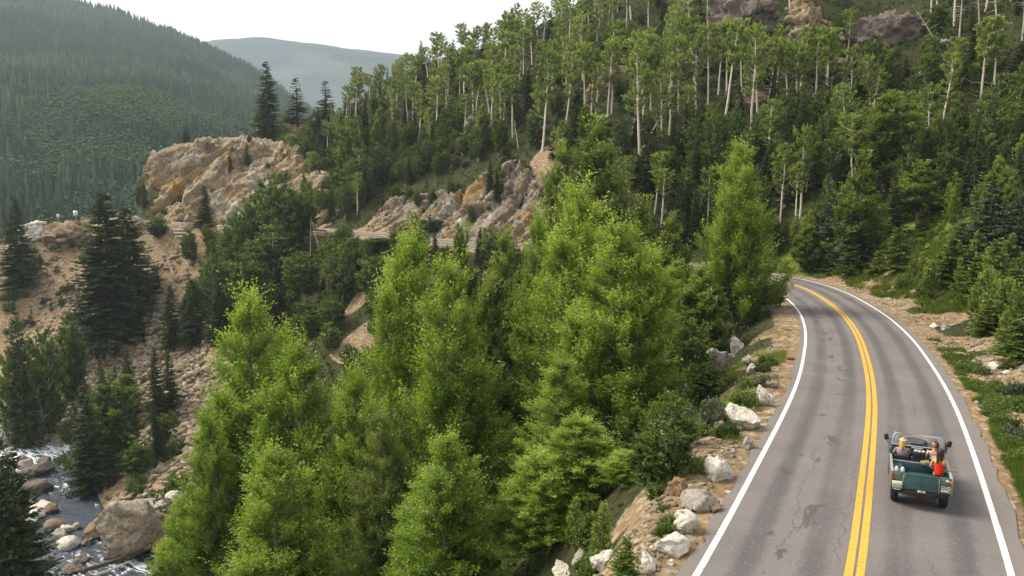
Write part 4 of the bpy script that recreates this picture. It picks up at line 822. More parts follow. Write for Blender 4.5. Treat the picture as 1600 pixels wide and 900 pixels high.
# ================================================================= STONES
def ico(sub):
    bm = bmesh.new(); bmesh.ops.create_icosphere(bm, subdivisions=sub, radius=1.0); bm.verts.ensure_lookup_table()
    V = np.array([v.co[:] for v in bm.verts]); F = np.array([[v.index for v in f.verts] for f in bm.faces]); bm.free(); return V, F
ICO = {k: ico(k) for k in (1, 2, 4, 5)}
def tri_normals(V, F):
    n = np.zeros_like(V); fn = np.cross(V[F[:, 1]] - V[F[:, 0]], V[F[:, 2]] - V[F[:, 0]])
    for k in range(3): np.add.at(n, F[:, k], fn)
    return n / (np.linalg.norm(n, axis=1)[:, None] + 1e-9)
def boulder_mesh(name, size, mat, seed, cuts=11, rough=.10, sub=4, flat=.62, blocks=0.0):
    rg = np.random.default_rng(seed); V, F = ICO[sub]; V = V.copy()
    for i in range(cuts):
        n = rg.normal(size=3); n /= np.linalg.norm(n); d = rg.uniform(flat, flat + .28); e = V @ n - d; V -= n * np.maximum(0, e)[:, None] * .96
    size = np.asarray(size, float); N = tri_normals(V, F); m = size.mean()
    V = V * size
    D = rough * m * (.55 * vnoise(V, m * .8, 5, seed) + .25 * vnoise(V, m * .22, 3, seed + 2))
    if blocks: D = D + fract(V * [1, 1, 1.5], m * .45, blocks * m, seed)
    else: D = D + fract(V, m * .7, .07 * m, seed)
    return mesh_np(name, V + N * D[:, None], F, [mat])
def boulder(name, px, py, w, h, mat, seed, label, cat="boulder", group=None, sink=.25, yaw=0., depth=.9, z=None, grow=1.0, **kw):
    """w, h: how broad and high the stone looks, in surveyed pixels, at the place where it stands"""
    b = hit(px, py) if z is None else at_z(px, py, z)
    if b is None: return
    s = float(np.linalg.norm(b - _C)) / FPX; sx, sz = w * s / 2 * grow, h * s / 2 * 1.08 * grow
    me = boulder_mesh(name, (sx, sx * depth, sz), mat, seed, **kw)
    return link(name, me, loc=(b[0], b[1] + sx * .3, b[2] + sz * (1 - 2 * sink)), rot=(0, 0, yaw), label=label, cat=cat, group=group)
for i, (x, y, w, h, m, lb) in enumerate([
    (1127, 574, 60, 40, M_ROCKGREY, "pale striped boulder among bushes, furthest of the big roadside boulders"), (1155, 548, 28, 26, M_ROCKPALE, "small blond boulder tucked behind the pale striped boulder"),
    (1168, 672, 62, 52, M_ROCKPALE, "big white angular boulder with a flat top beside the road"), (1192, 634, 26, 40, M_ROCKPALE, "upright blond slab standing behind the big white angular boulder"),
    (1170, 702, 26, 26, M_ROCKGREY, "small rounded grey stone right below the big white angular boulder"), (1127, 676, 26, 24, M_ROCKBROWN, "tan boulder half hidden left of the big white angular boulder"), (1120, 748, 52, 52, M_ROCKPALE, "tall pale wedge-shaped boulder leaning towards the trees"),
    (1097, 798, 52, 44, M_ROCKGREY, "rounded light grey boulder above the tan blocky one"), (1062, 775, 44, 30, M_ROCKBROWN, "low reddish brown boulder left of the light grey one"), (1075, 832, 44, 46, M_ROCKPALE, "tan blocky boulder under the rounded light grey one"),
    (1052, 868, 62, 38, M_ROCKPALE, "long white wedge-shaped boulder pointing at the road"), (1014, 893, 30, 34, M_ROCKPALE, "blond boulder right of the little bright pine"), (940, 890, 44, 36, M_ROCKPALE, "blond boulder left of the little bright pine"),
    (905, 886, 30, 30, M_ROCKGREY, "grey boulder at the foot of the trees, second from the lower edge"), (882, 902, 48, 26, M_ROCKPALE, "low white boulder cut by the picture's lower edge"), (1118, 800, 24, 18, M_ROCKBROWN, "small tan stone right of the rounded light grey boulder"),
    (1130, 650, 16, 14, M_ROCKPALE, "small pale stone left of the big white boulder's top"), (1088, 548, 18, 14, M_ROCKBROWN, "small brown stone in the shade behind the striped boulder"),
    (1298, 408, 24, 15, M_ROCKGREY, "smooth grey stone across the road beyond the bend"), (1590, 640, 14, 10, M_ROCKPALE, "pale stone on the gravel verge at the right border"), (1555, 575, 20, 10, M_ROCKPALE, "flat pale stone on the right gravel bank"), (1462, 512, 12, 9, M_ROCKPALE, "small white stone beside the right verge bushes"), (1480, 515, 14, 10, M_ROCKGREY, "small grey stone beside the tiny white one"), (1575, 585, 11, 8, M_ROCKPALE, "tiny pale stone near the flat one on the right bank")]):
    boulder("boulder", x, y, w, h, m, 300 + i, lb, group="boulders beside the road", cuts=15, flat=.46, rough=.05, blocks=.07, yaw=i * 1.3, sink=.33, grow=1.15)
_rs = random.Random(9)
for i in range(26):
    y = _rs.uniform(560, 895); xl = float(np.interp(y, [550, 600, 660, 735, 825, 900], [1262, 1250, 1220, 1185, 1135, 1092])); x = xl - _rs.uniform(14, 110); w = _rs.uniform(8, 22)
    lo_hi = "upper" if y < 680 else ("middle" if y < 790 else "lower"); boulder("rock", x, y, w, w * _rs.uniform(.5, .9), _rs.choice([M_ROCKBROWN, M_ROCKPALE, M_ROCKGREY]), 700 + i, "LBL%d,%d" % (x, y), "rock", "small rocks on the left shoulder", cuts=14, flat=.5, rough=.05, yaw=i)
_rk = sorted([o for o in COL.objects if str(o.get("label", "")).startswith("LBL")], key=lambda o: float(o["label"].split(",")[1])); _on = "first second third fourth fifth sixth seventh eighth ninth tenth eleventh twelfth thirteenth".split()
for i, o in enumerate(_rk): o["label"] = f"small rock on the left dirt shoulder, {_on[i]} from the bend" if i < 13 else f"small rock on the left dirt shoulder, {_on[max(0, len(_rk) - 1 - i)]} from the bottom edge"
M_ROCKTAN = rock_mat("granite_tan_grey", (.27, .225, .165), (.30, .22, .13), (.38, .34, .28), .35, .56)
# creek stones
boulder("boulder", 194, 868, 92, 90, M_ROCKTAN, 401, "huge brown angular boulder sitting in the creek", z=WATER0 - .6, sink=.2, cuts=13, rough=.06, depth=.9, flat=.56, blocks=.05, sub=5)
for i, (x, y, w, h, m, lb) in enumerate([
    (105, 856, 30, 18, M_ROCKPALE, "smooth tan stone in the creek, largest of the trio"), (92, 842, 22, 16, M_ROCKGREY, "smooth grey stone in the creek above the largest of the trio"), (101, 831, 18, 13, M_ROCKPALE, "small light stone topmost of the creek trio"), (83, 828, 26, 18, M_ROCKBROWN, "brown stone by the bank left of the creek trio"),
    (55, 808, 22, 14, M_ROCKPALE, "tan stone at the left edge of the calm pool"), (48, 822, 18, 14, M_ROCKGREY, "grey stone under the tan one beside the pool"), (62, 797, 28, 14, M_ROCKPALE, "flat pale stone between rapids and pool"), (78, 800, 18, 14, M_ROCKBROWN, "brown stone at the head of the pool"),
    (42, 790, 16, 12, M_ROCKGREY, "small grey stone left of the flat pale one"), (52, 768, 40, 18, M_ROCKDARK, "dark wet rock below the lower rapid"), (38, 730, 22, 14, M_ROCKGREY, "grey rock splitting the upper rapid, left one"), (62, 738, 32, 16, M_ROCKDARK, "dark rock splitting the upper rapid, right one"),
    (34, 722, 14, 10, M_ROCKDARK, "small dark rock at the lip of the upper rapid"), (68, 723, 18, 10, M_ROCKDARK, "small black rock in white foam by the upper rapid"), (45, 742, 26, 12, M_ROCKDARK, "low dark rock in the foam under the grey rock"), (28, 745, 18, 12, M_ROCKGREY, "grey rock near the left bank of the upper rapid"),
    (42, 700, 46, 22, M_ROCKBROWN, "broad tan boulder on the bank above the upper rapid"), (62, 680, 30, 26, M_ROCKPALE, "blocky pale boulder above the upper rapid"), (18, 705, 30, 20, M_ROCKBROWN, "tan boulder on the bank at the left border"), (50, 660, 26, 20, M_ROCKPALE, "cracked pale boulder at the foot of the scree"), (28, 682, 26, 16, M_ROCKGREY, "grey boulder at the foot of the scree"),
    (145, 838, 36, 26, M_ROCKBROWN, "brown boulder in the shade left of the huge one"), (165, 822, 30, 22, M_ROCKGREY, "grey boulder behind the huge brown one, left"), (228, 795, 30, 18, M_ROCKPALE, "pale flat stone behind the huge brown boulder"), (246, 815, 26, 20, M_ROCKBROWN, "brown stone right of the huge boulder's top"), (252, 795, 26, 14, M_ROCKGREY, "grey stone on the bank right of the pale flat one"),
    (128, 878, 22, 12, M_ROCKDARK, "dark stone in the white water below the trio"), (110, 895, 28, 14, M_ROCKDARK, "dark stone at the lower edge of the creek"), (270, 780, 24, 14, M_ROCKPALE, "pale stone beside the creek clump of trees"), (118, 826, 14, 10, M_ROCKGREY, "pebble-like grey stone right of the topmost trio stone"), (135, 850, 16, 10, M_ROCKDARK, "dark stone just right of the largest trio stone")]):
    zc = float(np.interp(y, [700, 905], [WATER0 + 1.0, WATER0 - .6])) if not (y < 710 or (x > 220)) else None
    boulder("boulder", x, y, w, h, m, 430 + i, lb, group="stones in and beside the creek", z=zc, sink=.32, rough=.05, sub=4)
# outcrops on the hillside
for i, (x, y, w, h, m, lb) in enumerate([
    (1172, 56, 120, 95, M_ROCKDARK, "dark jumbled rock outcrop at the top edge above the aspens"), (1265, 62, 72, 100, M_CLIFF, "ochre rock pillar of the hilltop outcrops"), (1388, 72, 120, 80, M_ROCKDARK, "dark blocky outcrop at the top right of the hill"), (1362, 92, 60, 45, M_ROCKBROWN, "slanting brown slab under the dark blocky outcrop"),
    (1068, 40, 50, 60, M_ROCKBROWN, "small brown outcrop between the crest aspens"), (1105, 14, 60, 40, M_ROCKDARK, "rock at the top edge left of the dark jumbled outcrop"), (1270, 170, 90, 36, M_ROCKBROWN, "low brown ledge behind the double white stem"), (1180, 165, 60, 36, M_ROCKBROWN, "low brown ledge left of the double white stem"),
    (965, 140, 80, 60, M_ROCKBROWN, "brown rock wall behind the white aspen stems"), (930, 160, 40, 40, M_ROCKBROWN, "reddish rock among the left aspen stems"), (1075, 120, 80, 50, M_ROCKDARK, "dark rock wall behind the middle aspen stems"), (1480, 72, 40, 18, M_ROCKGREY, "smooth grey rock on the upper right slope"), (1220, 90, 70, 40, M_ROCKDARK, "dark rock right below the jumbled outcrop"),
    (745, 215, 40, 56, M_CLIFF2, "pink rock rib rising above the road cutting"), (500, 195, 60, 22, M_ROCKGREY, "pale flat ledge on the ridge behind the nose"), (450, 218, 50, 30, M_ROCKBROWN, "brown boulder pile on top of the nose"), (860, 330, 60, 100, M_CLIFF2, "orange rock face at the right end of the cutting"), (560, 265, 60, 30, M_CLIFF2, "orange soil-stained rock above the left road trees"), (1320, 110, 40, 30, M_ROCKBROWN, "brown rock between the two dark outcrops"),
    (92, 388, 110, 52, M_ROCKBROWN, "layered tan rock ledge under the guardrail's left tip"), (50, 378, 60, 34, M_ROCKPALE, "weathered pale rock at the left of the layered ledge"), (30, 405, 50, 20, M_ROCKBROWN, "low row of tan rocks beneath the weathered pale rock"), (215, 362, 50, 26, M_CLIFF, "small ochre rock beneath the guardrail beside the huge spruce")]):
    boulder("rock_outcrop", x, y, w, h, m, 500 + i, lb, cat="rock outcrop", group="rock outcrops on the slopes", sub=5, blocks=.15, sink=.3, depth=.7, cuts=16, flat=.5, rough=.04)
# scree: thousands of loose stones
t = NT("scree_stone"); c = t.ramp(t.attr("v"), [(0, (.12, .095, .06)), (.35, (.22, .18, .115)), (.7, (.32, .275, .195)), (1, (.46, .42, .34))]); n = t.noise(2.5, 5, .6, t.geo())
M_SCREE = t.pbr(t.mix(n, c, t.mix(.5, c, (.10, .08, .06))), .9, 0, .2, t.bump(n, .4, .04))
def stones(name, spots, n, s0, s1, seed, label, cat, pw=2.2):
    rg = np.random.default_rng(seed); V0, F0 = ICO[1]; C_ = []; 
    for px, py, r, wgt in spots:
        p = hit(px, py)
        if p is None: continue
        m = int(n * wgt); a = rg.random(m) * 6.283; q = r * np.sqrt(rg.random(m)) * (1 + .25 * np.sin(a * 3 + px)); C_.append(np.stack([p[0] + q * np.cos(a), p[1] + q * np.sin(a)], 1))
    XY = np.concatenate(C_); d, _ = near_path(XY, RC); XY = XY[(d > 3.9)]; n = len(XY)
    S = s0 + (s1 - s0) * rg.random(n) ** pw; Z = hgt(XY[:, 0], XY[:, 1]) + S * .25
    q = rg.normal(size=(n, 3, 3)); q, _r = np.linalg.qr(q); sc = rg.uniform(.55, 1.1, (n, 1, 3)); jit = 1 + .28 * rg.normal(size=(n, len(V0), 1))
    V = np.einsum('nij,nkj->nki', q, V0[None] * sc * jit) * S[:, None, None] * [1, 1, .75] + np.column_stack([XY, Z])[:, None]
    F = (F0[None] + (np.arange(n) * len(V0))[:, None, None]).reshape(-1, 3)
    me = mesh_np(name, V.reshape(-1, 3), F, [M_SCREE], attrs={"v": np.repeat(np.clip(rg.normal(.5, .22, n), 0, 1), len(V0))})
    link(name, me, label=label, cat=cat, kind="stuff")
stones("scree", [(60, 640, 9, .12), (30, 665, 9, .1), (100, 620, 9, .12), (140, 580, 9, .1), (180, 530, 8, .06), (230, 500, 7, .05), (250, 600, 9, .12), (270, 560, 8, .08), (250, 660, 9, .12), (275, 700, 8, .1), (290, 640, 8, .08), (230, 640, 8, .08), (90, 560, 8, .03), (150, 620, 8, .06), (20, 700, 7, .05), (60, 690, 6, .04), (260, 470, 7, .03), (200, 560, 8, .05), (110, 480, 9, .03), (120, 400, 8, .03)], 7500, .12, .8, 3, "tan stones of the scree running down to the creek", "scree")
stones("creek_bank_stones", [(50, 700, 4, .15), (100, 835, 4, .15), (165, 815, 5, .2), (240, 800, 6, .2), (270, 760, 5, .1), (50, 815, 3, .12), (215, 880, 4, .1), (300, 800, 5, .1)], 1100, .12, .55, 4, "loose cobbles along the banks of the creek", "cobbles")
stones("rubble", [(1500, 540, 2.6, .12), (1560, 590, 2.4, .16), (1590, 640, 2, .12), (1420, 470, 3, .1), (1400, 440, 3, .06), (1360, 455, 2.4, .06), (1590, 700, 1.6, .08), (1560, 560, 3, .1), (1460, 500, 2, .08), (1340, 430, 2.5, .04), (1598, 780, 1.2, .06)], 2600, .025, .15, 5, "small pale rubble on the gravelly bank right of the road", "rubble", 3)
stones("gravel", [(1140, 720, 1.8, .1), (1090, 800, 2, .14), (1120, 840, 1.8, .14), (1060, 880, 1.6, .12), (1160, 700, 1.6, .08), (1180, 640, 2, .08), (1210, 590, 2, .08), (1230, 540, 2, .06), (1040, 840, 1.5, .08), (1000, 890, 1.4, .06), (1090, 890, 1.0, .08)], 2400, .02, .13, 6, "loose stones on the dirt shoulder among the pale boulders", "gravel", 3)
stones("roadside_debris", [(700, 362, 4, .2), (640, 350, 4, .2), (760, 372, 4, .2), (600, 345, 3, .1), (300, 340, 3, .1), (400, 345, 3, .1), (820, 390, 5, .1)], 1400, .1, .5, 8, "fallen stones at the foot of the road cutting", "stones")

# ---- grasses: blades in tufts, more than anyone could count
M_GRASS = leafmat("grass_blade", (.05, .09, .012), (.11, .17, .025), (.26, .26, .09), .3, 0, 0)
def grass(name, spots, n, blades, h0, h1, seed, label, vb=.4, wid=.018):
    rg = np.random.default_rng(seed); C_ = []
    for px, py, r, wgt in spots:
        p = hit(px, py)
        if p is None: continue
        m = int(n * wgt); a = rg.random(m) * 6.283; q = r * np.sqrt(rg.random(m)); C_.append(np.stack([p[0] + q * np.cos(a), p[1] + q * np.sin(a)], 1))
    XY = np.concatenate(C_); d, _ = near_path(XY, RC); XY = XY[(d > 3.95)]; keep = vnoise(XY, 1.1, 3, seed) > -.12; XY = XY[keep]; n = len(XY); hh = rg.uniform(h0, h1, n)
    k = np.repeat(np.arange(n), blades); B = np.column_stack([XY, hgt(XY[:, 0], XY[:, 1]) - .02])[k] + rg.normal(size=(len(k), 3)) * [.07, .07, 0]
    D = rg.normal(size=(len(k), 3)) * .42; D[:, 2] = 1; L_ = hh[k] * rg.uniform(.5, 1.1, len(k)); mb = MB(); mb.leaves(B, D, L_, wid, a=np.clip(vb + .25 * vnoise(XY, 2.5, 2, 3)[k] + .15 * rg.normal(size=len(k)), 0, 1), rg=rg)
    link(name, mb.mesh(name, [M_GRASS]), label=label, cat="grass", kind="stuff")
grass("grass", [(1430, 405, 6, .35), (1470, 375, 7, .3), (1450, 440, 3, .08), (1540, 430, 5, .1), (1390, 360, 5, .1), (1350, 400, 4, .08), (1240, 400, 5, .1), (1590, 460, 4, .08), (1500, 470, 3, .05), (1400, 455, 2, .03)], 9000, 9, .25, .7, 51, "bright yellow-green grass on the bank beyond the bend", .5, .04)
grass("roadside_grass", [(float(np.interp(y_, [520, 560, 615, 685, 760, 850], [1450, 1486, 1518, 1550, 1580, 1610])) + 8, y_, .75, .045) for y_ in range(525, 870, 12)] + [(1520, 620, 1.0, .08), (1530, 650, 1.0, .1), (1545, 690, 1.0, .12), (1555, 720, .9, .12), (1575, 760, .9, .12), (1590, 810, .8, .12), (1505, 590, 1.0, .07), (1480, 560, 1.0, .06), (1598, 850, .7, .1), (1440, 530, .9, .04)], 4200, 11, .12, .38, 52, "green grass strip along the right edge of the asphalt", .35, .012)
grass("shoulder_grass", [(1225, 600, 1.6, .14), (1210, 640, 1.6, .14), (1190, 690, 1.3, .1), (1235, 560, 1.8, .14), (1160, 740, 1.2, .08), (1150, 790, 1.0, .06), (1100, 870, 1, .05), (1200, 560, 2.4, .12), (1180, 610, 2.2, .1), (1090, 850, 1, .04), (1240, 520, 2, .05)], 4600, 9, .10, .38, 53, "dry straggling grass on the shoulder left of the road", .62, .012)
grass("ridge_grass", [(350, 222, 6, .5), (420, 215, 6, .2), (520, 200, 8, .3)], 1500, 8, .3, .8, 54, "yellow-green grass on top of the rock nose", .55, .06)

# ---- low cover under the trees
def cover(name, n, seed, label):
    rg = np.random.default_rng(seed); XY = np.column_stack([rg.uniform(-110, 110, n), 20 + 220 * rg.random(n) ** .9]); px, py, dz = proj(np.column_stack([XY, hgt(XY[:, 0], XY[:, 1])])); k = (px > -60) & (px < 1660) & (py < 960) & (py > -80); XY = XY[k]
    d, ki = near_path(XY, RC); dk, _ = near_path(XY, KC[:, :2]); so = np.zeros(len(XY)); mm = attr[:, 0].reshape(GX.shape); ix = np.clip(np.searchsorted(gx, XY[:, 0]), 0, nx - 1); iy = np.clip(np.searchsorted(gy, XY[:, 1]), 0, ny - 1); so = mm[iy, ix]
    keep = (d > 5.6) & (dk > 7.5) & (so < .3) & (vnoise(XY, 3.5, 3, seed) > -.35); XY = XY[keep]; m = 7; k = np.repeat(np.arange(len(XY)), m); Pn = np.column_stack([XY, hgt(XY[:, 0], XY[:, 1])])[k] + rg.normal(size=(len(k), 3)) * [.30, .30, .14] + [0, 0, .16]
    D = rg.normal(size=(len(k), 3)); D[:, 2] = np.abs(D[:, 2]) * .6 + .2; S = rg.uniform(.16, .42, len(k)) * np.clip(Pn[:, 1] / 90, .45, 1.2); mb = MB(); mb.leaves(Pn, D, S, S * .7, a=np.clip(.35 + .3 * vnoise(XY, 6, 3, 9)[k] + .2 * rg.normal(size=len(k)), 0, 1), rg=rg)
    link(name, mb.mesh(name, [leafmat("undergrowth_leaf", (.018, .035, .006), (.05, .085, .014), (.12, .15, .04), .25, 0, .01)]), label=label, cat="undergrowth", kind="stuff")
cover("undergrowth", 60000, 61, "low leafy undergrowth covering the ground beneath the trees")
# ---- driftwood in the creek
def log(p, q, r, label, seed):
    a = at_z(*p, WATER0 - .1); b = at_z(*q, WATER0 - .1); rg = np.random.default_rng(seed); k = np.linspace(0, 1, 12)[:, None]; P = a + (b - a) * k + rg.normal(size=(12, 3)) * .05; P[:, 2] += .45
    mb = MB(); mb.tube(P, r * (1 - .4 * k[:, 0]), 8, cap=True); link("driftwood_log", mb.mesh("driftwood_log", [M_B_DEAD if seed % 2 else M_B_SPR], True), label=label, cat="log", group="driftwood logs")
log((128, 900), (226, 866), .28, "dark driftwood log lying in the creek under the huge boulder", 2); log((150, 905), (205, 884), .16, "thin grey driftwood pole just below the dark log", 3); log((165, 880), (238, 862), .14, "short dark branch jammed between huge boulder and log", 4)

# ================================================================= GUARDRAIL, WALLS, SIGNS
M_RUST = plain("weathered_steel", (.17, .10, .075), .6, .3, .4, .3, 3); M_POST = plain("grey_timber", (.22, .19, .15), .9, 0, .2, .25, 4)
M_SIGNW = plain("sign_white", (.72, .73, .70), .5, 0, .4, .05); M_BLACK = plain("black_paint", (.02, .02, .022), .5); M_STEEL = plain("galvanised_steel", (.42, .43, .43), .45, .7, .5, .12, 8)
M_CONC = plain("pale_concrete", (.42, .38, .33), .9, 0, .2, .15, 2)
def guardrail(i0, i1, off, label, step=4.0, mat=M_RUST):
    root = bpy.data.objects.new("guardrail", None); COL.objects.link(root); k = np.arange(i0, i1, 3); P = RC[k] - RN[k] * off; Z = RZ[k] + .02
    root.location = (*P[0], Z[0]); o = np.array([*P[0], Z[0]]); prof = [(0, .42), (.05, .47), (.0, .55), (.05, .63), (.0, .72), (-.03, .57)]
    V = np.concatenate([np.column_stack([P - RN[k] * a, Z + b]) for a, b in prof]) - o; n = len(k); F = np.concatenate([np.stack([j * n + np.arange(n - 1), j * n + np.arange(n - 1) + 1, ((j + 1) % 6) * n + np.arange(n - 1) + 1, ((j + 1) % 6) * n + np.arange(n - 1)], 1) for j in range(6)])
    link("beam", mesh_np("guardrail_beam", V, F, [mat]), parent=root)
    mb = MB(); mb.box((0, 0, .1), (.16, .2, 1.3)); pm = mb.mesh("guardrail_post", [M_POST]); s = RS[i0]
    while s < RS[i1 - 1]:
        j = int(np.searchsorted(RS, s)); p = RC[j] - RN[j] * (off + .16); link("post", pm, parent=root, loc=(p[0] - o[0], p[1] - o[1], RZ[j] + .02 - o[2]), rot=(0, 0, math.atan2(RT[j, 1], RT[j, 0]))); s += step
    root["label"] = label; root["category"] = "guardrail"; return root
g0 = rc_at(-30, after=100); g1 = int(np.abs(RC - [-92, 199]).sum(1).argmin())
guardrail(g0, g1, 4.5, "long rusty guardrail on the outer edge of the far road")
def cribwall(px, py, n, w, label):
    b = hit(px, py)
    if b is None: return
    root = bpy.data.objects.new("retaining_wall", None); COL.objects.link(root); root.location = tuple(b); root["label"] = label; root["category"] = "retaining wall"; root["group"] = "stepped retaining walls"
    mb = MB(); mb.box((0, 0, 0), (w, .35, .28)); bm_ = mb.mesh("retaining_wall_beam", [M_CONC])
    for i in range(n): link("beam", bm_, parent=root, loc=(.25 * i, -.32 * i + .6, 1.6 - .62 * i))
    mb = MB(); mb.box((0, .55, -.1), (w - .3, 1.4, 3.2)); link("backing", mb.mesh("retaining_wall_backing", [M_CLIFF]), parent=root)
cribwall(287, 362, 5, 5.0, "pale stepped retaining wall under the guardrail, left of the dark tree"); cribwall(356, 366, 5, 4.2, "second stepped retaining wall, partly behind the dark tree")
def text_mesh(name, s, size, mat, extr=.004):
    cu = bpy.data.curves.new(name, 'FONT'); cu.body = s; cu.size = size; cu.extrude = extr; cu.align_x = 'CENTER'; cu.align_y = 'CENTER'; cu.offset = size * .02
    o = bpy.data.objects.new("tmp_text", cu); COL.objects.link(o); dg = bpy.context.evaluated_depsgraph_get(); me = bpy.data.meshes.new_from_object(o.evaluated_get(dg)); me.name = name
    bpy.data.objects.remove(o); me.materials.clear(); me.materials.append(mat); return me
def sign(px, py, ph, w, h, diamond, yaw, label, Y=None, fig=None):
    b = hit(px, py)
    if b is None or b[1] > 185: q = at_y(px, py, 176); b = np.array([q[0], 176, float(hgt(q[0], 176))])
    d = float(np.linalg.norm(b - _C)) / FPX; H = ph * d; root = bpy.data.objects.new("road_sign", None); COL.objects.link(root); root.location = tuple(b); root.rotation_euler = (0, 0, yaw); root["label"] = label; root["category"] = "sign"
    mb = MB(); mb.box((0, .04, H / 2 - .2), (.09, .06, H + .3)); link("post", mb.mesh("road_sign_post", [M_STEEL]), parent=root)
    mb = MB(); r = Matrix.Rotation(math.pi / 4, 3, 'Y') if diamond else None; mb.box((0, 0, H), (w, .025, h), r); link("sign_plate", mb.mesh("road_sign_plate", [M_SIGNW]), parent=root)
    mb = MB()
    if fig == 'diamond':
        for sx_ in (-1, 1):
            for sz_ in (-1, 1): mb.box((sx_ * w * .3, -.018, H + sz_ * w * .3), (w * .72, .01, .05), Matrix.Rotation(math.pi / 4 * (sx_ * sz_), 3, 'Y'))
        mb.box((0, -.018, H - .05), (.10, .01, w * .5)); link("symbol", mb.mesh("road_sign_symbol", [M_STEEL]), parent=root)
    elif fig == 'marks':
        for i in range(3): mb.box((-.14, -.018, H + .22 - .2 * i), (.2, .01, .1)); mb.box((.16, -.018, H + .2 - .2 * i), (.14, .01, .12))
        link("symbol", mb.mesh("road_sign_symbol", [M_BLACK]), parent=root)
sign(719, 372, 24, 1.15, 1.15, True, 0, "pale diamond-shaped road sign on a post before the orange cutting", fig='diamond')
sign(119, 348, 13, .95, 1.05, False, 0, "small white square road sign behind the far guardrail, right one", fig='marks'); sign(92, 350, 11, .8, .8, False, 1.15, "white road sign seen nearly edge-on, left of the square one")
# ================================================================= THE OPEN CAR AND ITS PEOPLE
M_TEAL = plain("faded_green_paint", (.040, .088, .088), .4, .05, .45, .16, 5); M_TEALD = plain("dark_green_paint", (.03, .07, .075), .5, .05, .4, .2, 5); M_OLIVE = plain("olive_panel_paint", (.10, .14, .09), .5, 0, .4, .2, 5)
M_TYRE = plain("tyre_rubber", (.018, .018, .018), .85, 0, .2, .2, 20); M_CREAM = plain("cream_paint", (.62, .64, .52), .5, 0, .4, .08); M_VINYL = plain("black_vinyl", (.018, .018, .02), .45, 0, .4, .2, 12)
M_UNDER = plain("chassis_black", (.012, .012, .012), .8); M_RED = plain("red_lens", (.45, .03, .015), .2, 0, .6, .1); M_AMBER = plain("amber_lens", (.60, .20, .03), .2, 0, .6, .1); M_ALU = plain("brushed_aluminium", (.55, .57, .57), .35, .8, .5, .1, 10)
t = NT("windscreen_glass"); gl = t.n("ShaderNodeBsdfGlass"); gl.inputs["Roughness"].default_value = .0; gl.inputs["IOR"].default_value = 1.05; tr = t.n("ShaderNodeBsdfTransparent"); ms = t.n("ShaderNodeMixShader"); ms.inputs[0].default_value = .14
go_ = t.n("ShaderNodeBsdfGlossy"); go_.inputs["Roughness"].default_value = .05; t.t.links.new(tr.outputs[0], ms.inputs[1]); t.t.links.new(go_.outputs[0], ms.inputs[2]); t.t.links.new(ms.outputs[0], t.out.inputs[0]); M_GLASS = t.m
_p = on_road(1436, 795); _i = int(((RC - _p[:2]) ** 2).sum(1).argmin()); _h = math.atan2(-RT[_i, 0], RT[_i, 1])
CAR = bpy.data.objects.new("offroad_car", None); COL.objects.link(CAR); CAR.location = (_p[0], _p[1], float(RZ[_i]) + .012); CAR.rotation_euler = (0, 0, _h + R(2.0)); CAR_S = .89; CAR.scale = (CAR_S,) * 3
CAR["label"] = "open-top green offroad car seen from behind driving in the right lane"; CAR["category"] = "car"
def bev(o, w=.012, seg=2):
    m = o.modifiers.new("bevel", 'BEVEL'); m.width = w; m.segments = seg; m.limit_method = 'ANGLE'; return o
def cpart(name, mb, mats, parent=CAR, b=.012, sm=False, label=None, loc=None, rot=None):
    o = link(name, mb.mesh("car_" + name, mats, sm), parent=parent, loc=loc, rot=rot, label=label)
    return bev(o, b) if b else o
# tub: side walls, floor, wheel boxes, front bulkhead, bonnet, wings
m = MB()
for s in (-1, 1):
    m.box((s * .775, .80, .80), (.05, 1.56, .54)); m.box((s * .77, 1.95, .74), (.05, .74, .42)); m.box((s * .66, 2.86, .86), (.26, 1.1, .36)); m.box((s * .635, .02, .83), (.30, .045, .52))
m.box((0, 1.0, .58), (1.52, 1.95, .05)); m.box((0, 1.50, .74), (1.5, .05, .36)); m.box((0, 2.34, .90), (1.50, .06, .56)); m.box((0, 2.84, 1.0), (1.10, 1.02, .12)); m.box((0, 3.38, .80), (1.1, .06, .5)); m.box((0, .80, .63), (.86, 1.45, .015))
cpart("body", m, [M_TEAL])
m = MB(); m.box((-.60, .72, .74), (.31, 1.4, .30)); m.box((.60, .72, .74), (.31, 1.4, .30)); m.box((0, .95, .612), (.86, 1.05, .02)); m.box((0, 1.465, .74), (.9, .012, .3)); cpart("cargo_floor", m, [M_TEALD])
m = MB()
for s in (-1, 1):
    m.box((s * .775, .80, 1.082), (.075, 1.62, .03)); m.box((s * .80, -.012, .83), (.028, .03, .54)); m.box((s * .475, -.015, .80), (.022, .022, .44))
m.box((0, 1.50, .935), (1.5, .07, .03)); m.box((0, 2.33, 1.19), (1.52, .09, .03)); cpart("trim", m, [M_STEEL], b=.006)
m = MB(); m.box((0, -.01, .83), (.90, .035, .50)); tg = cpart("tailgate", m, [M_TEAL])
m = MB(); m.box((0, -.033, 1.066), (.94, .03, .03)); m.box((0, -.034, .845), (.022, .02, .40)); m.box((0, -.034, .665), (.88, .02, .03)); m.box((0, -.034, .62), (.90, .02, .02)); cpart("ribs", m, [M_TEAL], parent=tg, b=.005)
m = MB()
for s in (-1, 1): m.tube([(s * .43, -.05, 1.06), (s * .46, -.06, .98), (s * .44, -.05, .92)], .008, 5)
cpart("chain", m, [M_STEEL], parent=tg, b=0)
for x in (-.635, .635):
    m = MB(); m.box((x, -.008, .96), (.27, .02, .22)); cpart("corner_panel", m, [M_OLIVE], b=.004)
m = MB(); m.box((-.63, -.05, .755), (.27, .09, .10)); cpart("step_box", m, [M_CREAM], b=.01)
